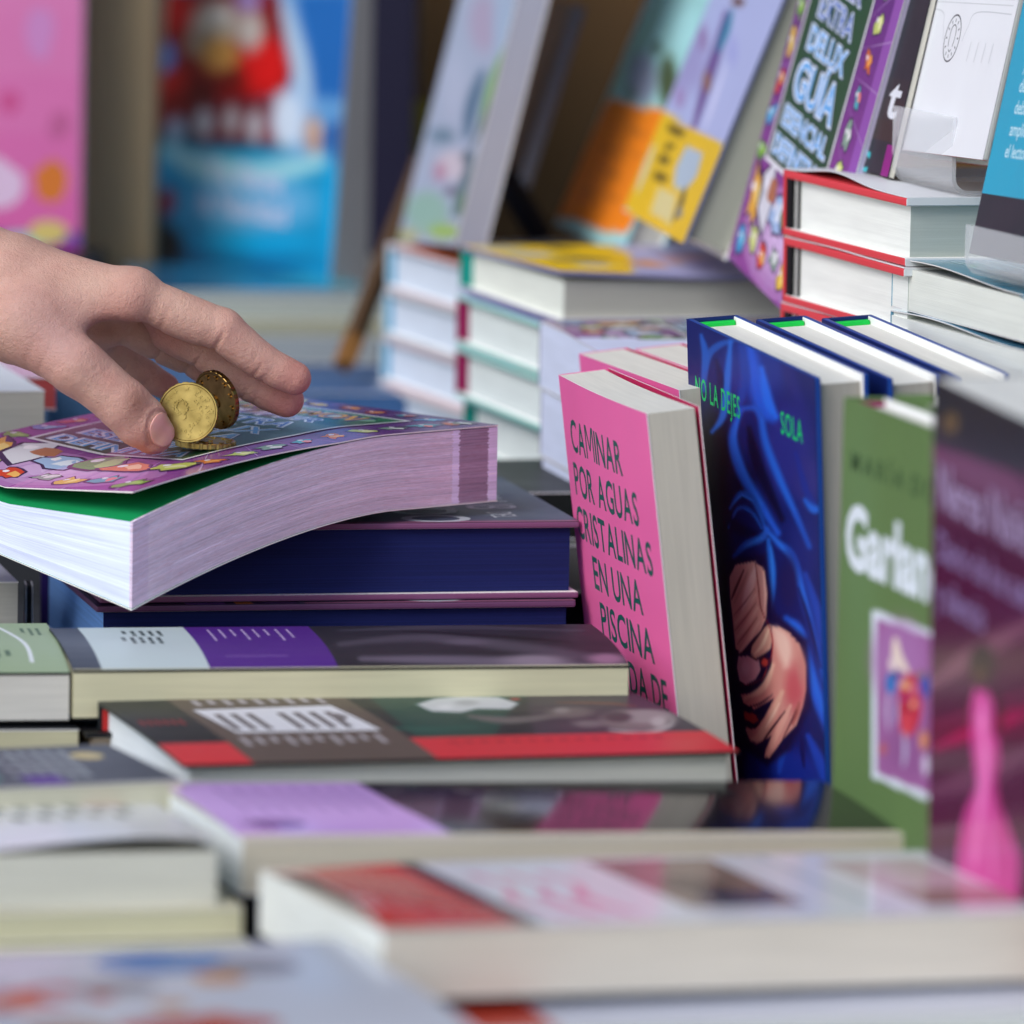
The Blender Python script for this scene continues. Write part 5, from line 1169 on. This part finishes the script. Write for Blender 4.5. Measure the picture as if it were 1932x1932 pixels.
# pink picture book
q0 = at(150, 476, y=900); z0 = q0.z
a = Art(); a.rect(0, 0, 220, 300, 'cc74a8'); a.grad(0, 0, 220, 120, 'c85a9c', 'cc74a8', 4); a.ell(178, 34, 12, 13, 'd0b4d0', 0, 16, .12, 2); a.ell(205, 36, 9, 11, 'c8702c', 0, 16, .12, 3); a.ell(184, 76, 6, 7, 'c05088', 0, 14, .2, 4); a.ell(209, 64, 6, 7, 'b45a8c', 0, 14, .2, 5); a.ell(198, 112, 7, 14, 'c080b8', 0, 14, .2, 6); a.ell(166, 56, 8, 10, 'c468a0', 0, 14, .2, 8)
a.rect(150, 0, 220, 10, '6a3a9a'); a.ell(190, 2, 14, 8, '8ab4b8'); a.ell(204, 10, 10, 6, 'c8b46a'); a.rect(160, -6, 220, 2, 'b02a5a')
face_book('picture_book', 'tall pink picture book standing at the far left', q0.x - 220, q0.x, 900, z0, z0 + 300, 14, a, front='cc74a8', mtl=M_SATIN, page='d8d4d8')
riser(q0.x - 230, 880, q0.x + 10, 960, z0 - 2)
# Christmas picture book: red and white forms over a blue cloud
e_ = (-4, 0, -62); W_, H_, T_ = 216, 275, 23
q0 = at(278, 500, y=1060)
XM = stand(q0 + Euler([math.radians(q) for q in e_]).to_matrix() @ Vector((0, 0, H_)), e_, W_, H_, T_)
q = Paint(XM, W_, H_, T_, 3.0, '7fa6d2', zoom(0, 0, .4372))
q.p([(580, 560), (900, 480), (840, 700), (800, 1240), (580, 1240)], '071c28', 50).p([(600, -40), (1190, -40), (1245, 110), (1262, 300), (1235, 400), (1060, 440), (900, 450), (780, 540), (590, 560)], '740a0e', 36)
q.e(1135, 280, 110, 130, 'cc1618', 90).e(700, 340, 110, 70, 'a81412', 60).e(750, 50, 110, 80, 'a01014', 60).e(880, 400, 60, 50, '5c0a0e', 50).e(930, 110, 110, 110, 'b0a698', 80).e(860, 190, 70, 60, '8c7c6c', 50).e(1080, 130, 60, 90, 'bab4b0', 60).e(950, 240, 84, 80, 'c08c48', 60).e(1000, 330, 60, 30, '6a1c14', 40).e(700, 245, 60, 70, '4a7cc4', 44).e(1070, 5, 60, 44, '9a84c0', 40).e(960, 60, 50, 30, 'd0ccc8', 40)
q.p([(800, 450), (1215, 425), (1215, 650), (840, 615)], '5c141e', 40).e(880, 530, 44, 66, 'b2b4bc', 40).e(1000, 520, 36, 66, 'a4a2aa', 36).e(1100, 545, 36, 74, 'aaacb6', 36).e(1150, 590, 22, 40, '7a2028', 26).e(1240, 520, 72, 130, 'c4d2e4', 60).e(760, 560, 50, 60, '8ea0b8', 50)
q.p([(1270, -40), (1520, -40), (1520, 440), (1350, 430)], '1e62ac', 60).s_([(1225, 40), (1285, 240), (1330, 430)], 80, 'a8c0d8', 60).e(1360, 580, 46, 84, 'b48c78', 44).e(1370, 560, 20, 30, 'd0b4a0', 24).e(1450, 600, 60, 110, '24589c', 50).e(1420, 480, 60, 60, '5c94c8', 50)
q.p([(650, 690), (700, 610), (860, 620), (1050, 665), (1200, 672), (1400, 690), (1470, 780), (1480, 1260), (1200, 1260), (800, 1080), (690, 920)], '0c86b6', 40).s_([(730, 650), (880, 720), (1080, 760), (1380, 700)], 130, '9cccd4', 80).e(1090, 880, 290, 120, '68a6d0', 110, .9).e(1050, 640, 190, 22, '086c90', 30).e(1430, 900, 40, 200, '0a9ad0', 60).e(1000, 1130, 300, 50, '0a6a9c', 70).e(1100, 1050, 240, 40, '0898cc', 50).e(720, 870, 36, 56, '881430', 34).e(720, 1060, 60, 80, '061018', 60)
a = Art(); a.text('Ya llega', 62, 50, 17, 'b0bcd8', fit=92, bold=.02); a.text('la Navidad', 58, 34, 17, 'b0bcd8', fit=104, bold=.02)
book('picture_book', 'blue Christmas picture book with red figure shapes and a pale blue cloud', XM, W_, H_, T_, paint=q, front='3f6fb4', art=a, mtl=M_SATIN, page='9c9c9e', page_fore='8f8f92', inner='888888')
q1 = at(745, 480, y=860)
face_book('hardcover_book', 'dark navy book spine standing beside the Christmas picture book', q1.x - 13, q1.x + 8, 860, q1.z, q1.z + 260, 150, None, front='14102c', mtl=M_SATIN, page='1a1630')
q2 = at(770, 345, y=900)
face_book('paperback_book', 'small mustard yellow book peeping out beside the navy spine', q2.x, q2.x + 16, 900, q2.z, q2.z + 42, 60, None, front='8c7c18', mtl=M_SATIN, page='7a6c20')

# lying books behind the hand
def bglay(label, px, py, y, W_, L_, T_, yaw=10, **k):
    q = at(px, py, y=y); return book('paperback_book', label, lay(q.x, q.y, q.z, yaw, W_, L_, T_), W_, L_, T_, **k)
a = Art(); a.rect(0, 0, 150, 220, '1f5f80'); a.ell(90, 110, 50, 46, '3fa0b4'); a.ell(100, 150, 26, 20, '6ab8c0'); a.ell(60, 60, 20, 26, '1a3a5a')
bglay('teal covered book lying below the Christmas picture book', 300, 548, 790, 150, 104, 12, art=a, front='1f5f80', mtl=M_GLOSS, page='8a9a9c')
bglay('grey paged book behind the hand, under the teal one', 330, 560, 780, 150, 106, 11, front='7a8a90', mtl=M_SATIN, page='a8b0ac', yaw=6)
bglay('book with a dull yellow cover edge behind the index finger', 330, 606, 775, 150, 104, 9, front='a8a868', mtl=M_SATIN, page='a0a08a', yaw=6)
bglay('grey book lower in the blurred stack behind the fingers', 320, 632, 770, 150, 104, 14, front='6c7a88', mtl=M_SATIN, page='9ca4a8', yaw=6)
bglay('navy book at the foot of the blurred stack behind the fingers', 300, 692, 760, 150, 112, 34, front='2f5488', mtl=M_SATIN, page='4a74b0', yaw=6)
bglay('muted blue book lying behind the guidebook at the far left', 90, 730, 420, 150, 70, 20, front='3f6690', mtl=M_SATIN, page='44688c', yaw=8)
bglay('blurred blue book between the hand and the pale background stack', 560, 740, 640, 120, 60, 30, front='35598a', mtl=M_SATIN, page='3a5f90', yaw=6)
riser(-180, 800, -60, 900, 0)
riser(-130, 560, -60, 640, at(400, 730, y=520).z - 24) if False else None
# white book at the left edge behind the hand
q = at(76, 736, y=235)
book('paperback_book', 'plain white covered book at the left edge behind the thumb base', lay(q.x - 190, q.y - 50, q.z, 14, 150, 198, 18), 150, 198, 18, front='dde4ea', mtl=M_MATTE, page='c4c0b4')
q = at(110, 712, y=300); book('paperback_book', 'small red and white book just behind the plain white one', lay(q.x - 60, q.y - 10, q.z, 10, 120, 60, 14), 120, 60, 14, front='c8ccd4', mtl=M_GLOSS, page='b04a4a')
riser(-340, 260, -230, 330, 0)
# lower left, behind the sage green book
q = at(36, 1098, y=110)
book('paperback_book', 'grey paged book seen under the guidebook at the left edge', lay(q.x - 190, q.y - 40, q.z, 12, 150, 194, 26), 150, 194, 26, front='b8bac4', mtl=M_SATIN, page='b4b2a8')
book('paperback_book', 'black paperback with a red spot below the grey paged book', lay(q.x - 184, q.y - 36, q.z - 3, 12, 150, 198, 30), 150, 198, 30, front='16181a', mtl=M_SATIN, page='20201f') if False else None
q = at(46, 1096, y=150); mbk = book('hardcover_book', 'thin dark book standing beside the grey paged one, red at its foot', stand(q, (0, 0, -84), 14, 60, 3), 14, 60, 3, front='16201e', mtl=M_SATIN, art=Art().rect(0, 40, 14, 48, 'a8322a'), page='202020')
# filler stacks behind the navy edged hardcovers; the black one is added as shadow
book('hardcover_book', 'black filler book standing in for the shadow between the pale stack and the pink paperbacks', lay(-60, 230, -22, 14, 120, 150, 20), 120, 150, 20, front='0e1210', mtl=M_SATIN, page='121614')
book('paperback_book', 'olive grey book low behind the navy edged hardcovers', lay(-70, 215, -43, 14, 130, 160, 20), 130, 160, 20, front='7a7c78', mtl=M_SATIN, page='6a6c66')
riser(-60, 260, 60, 330, -64)
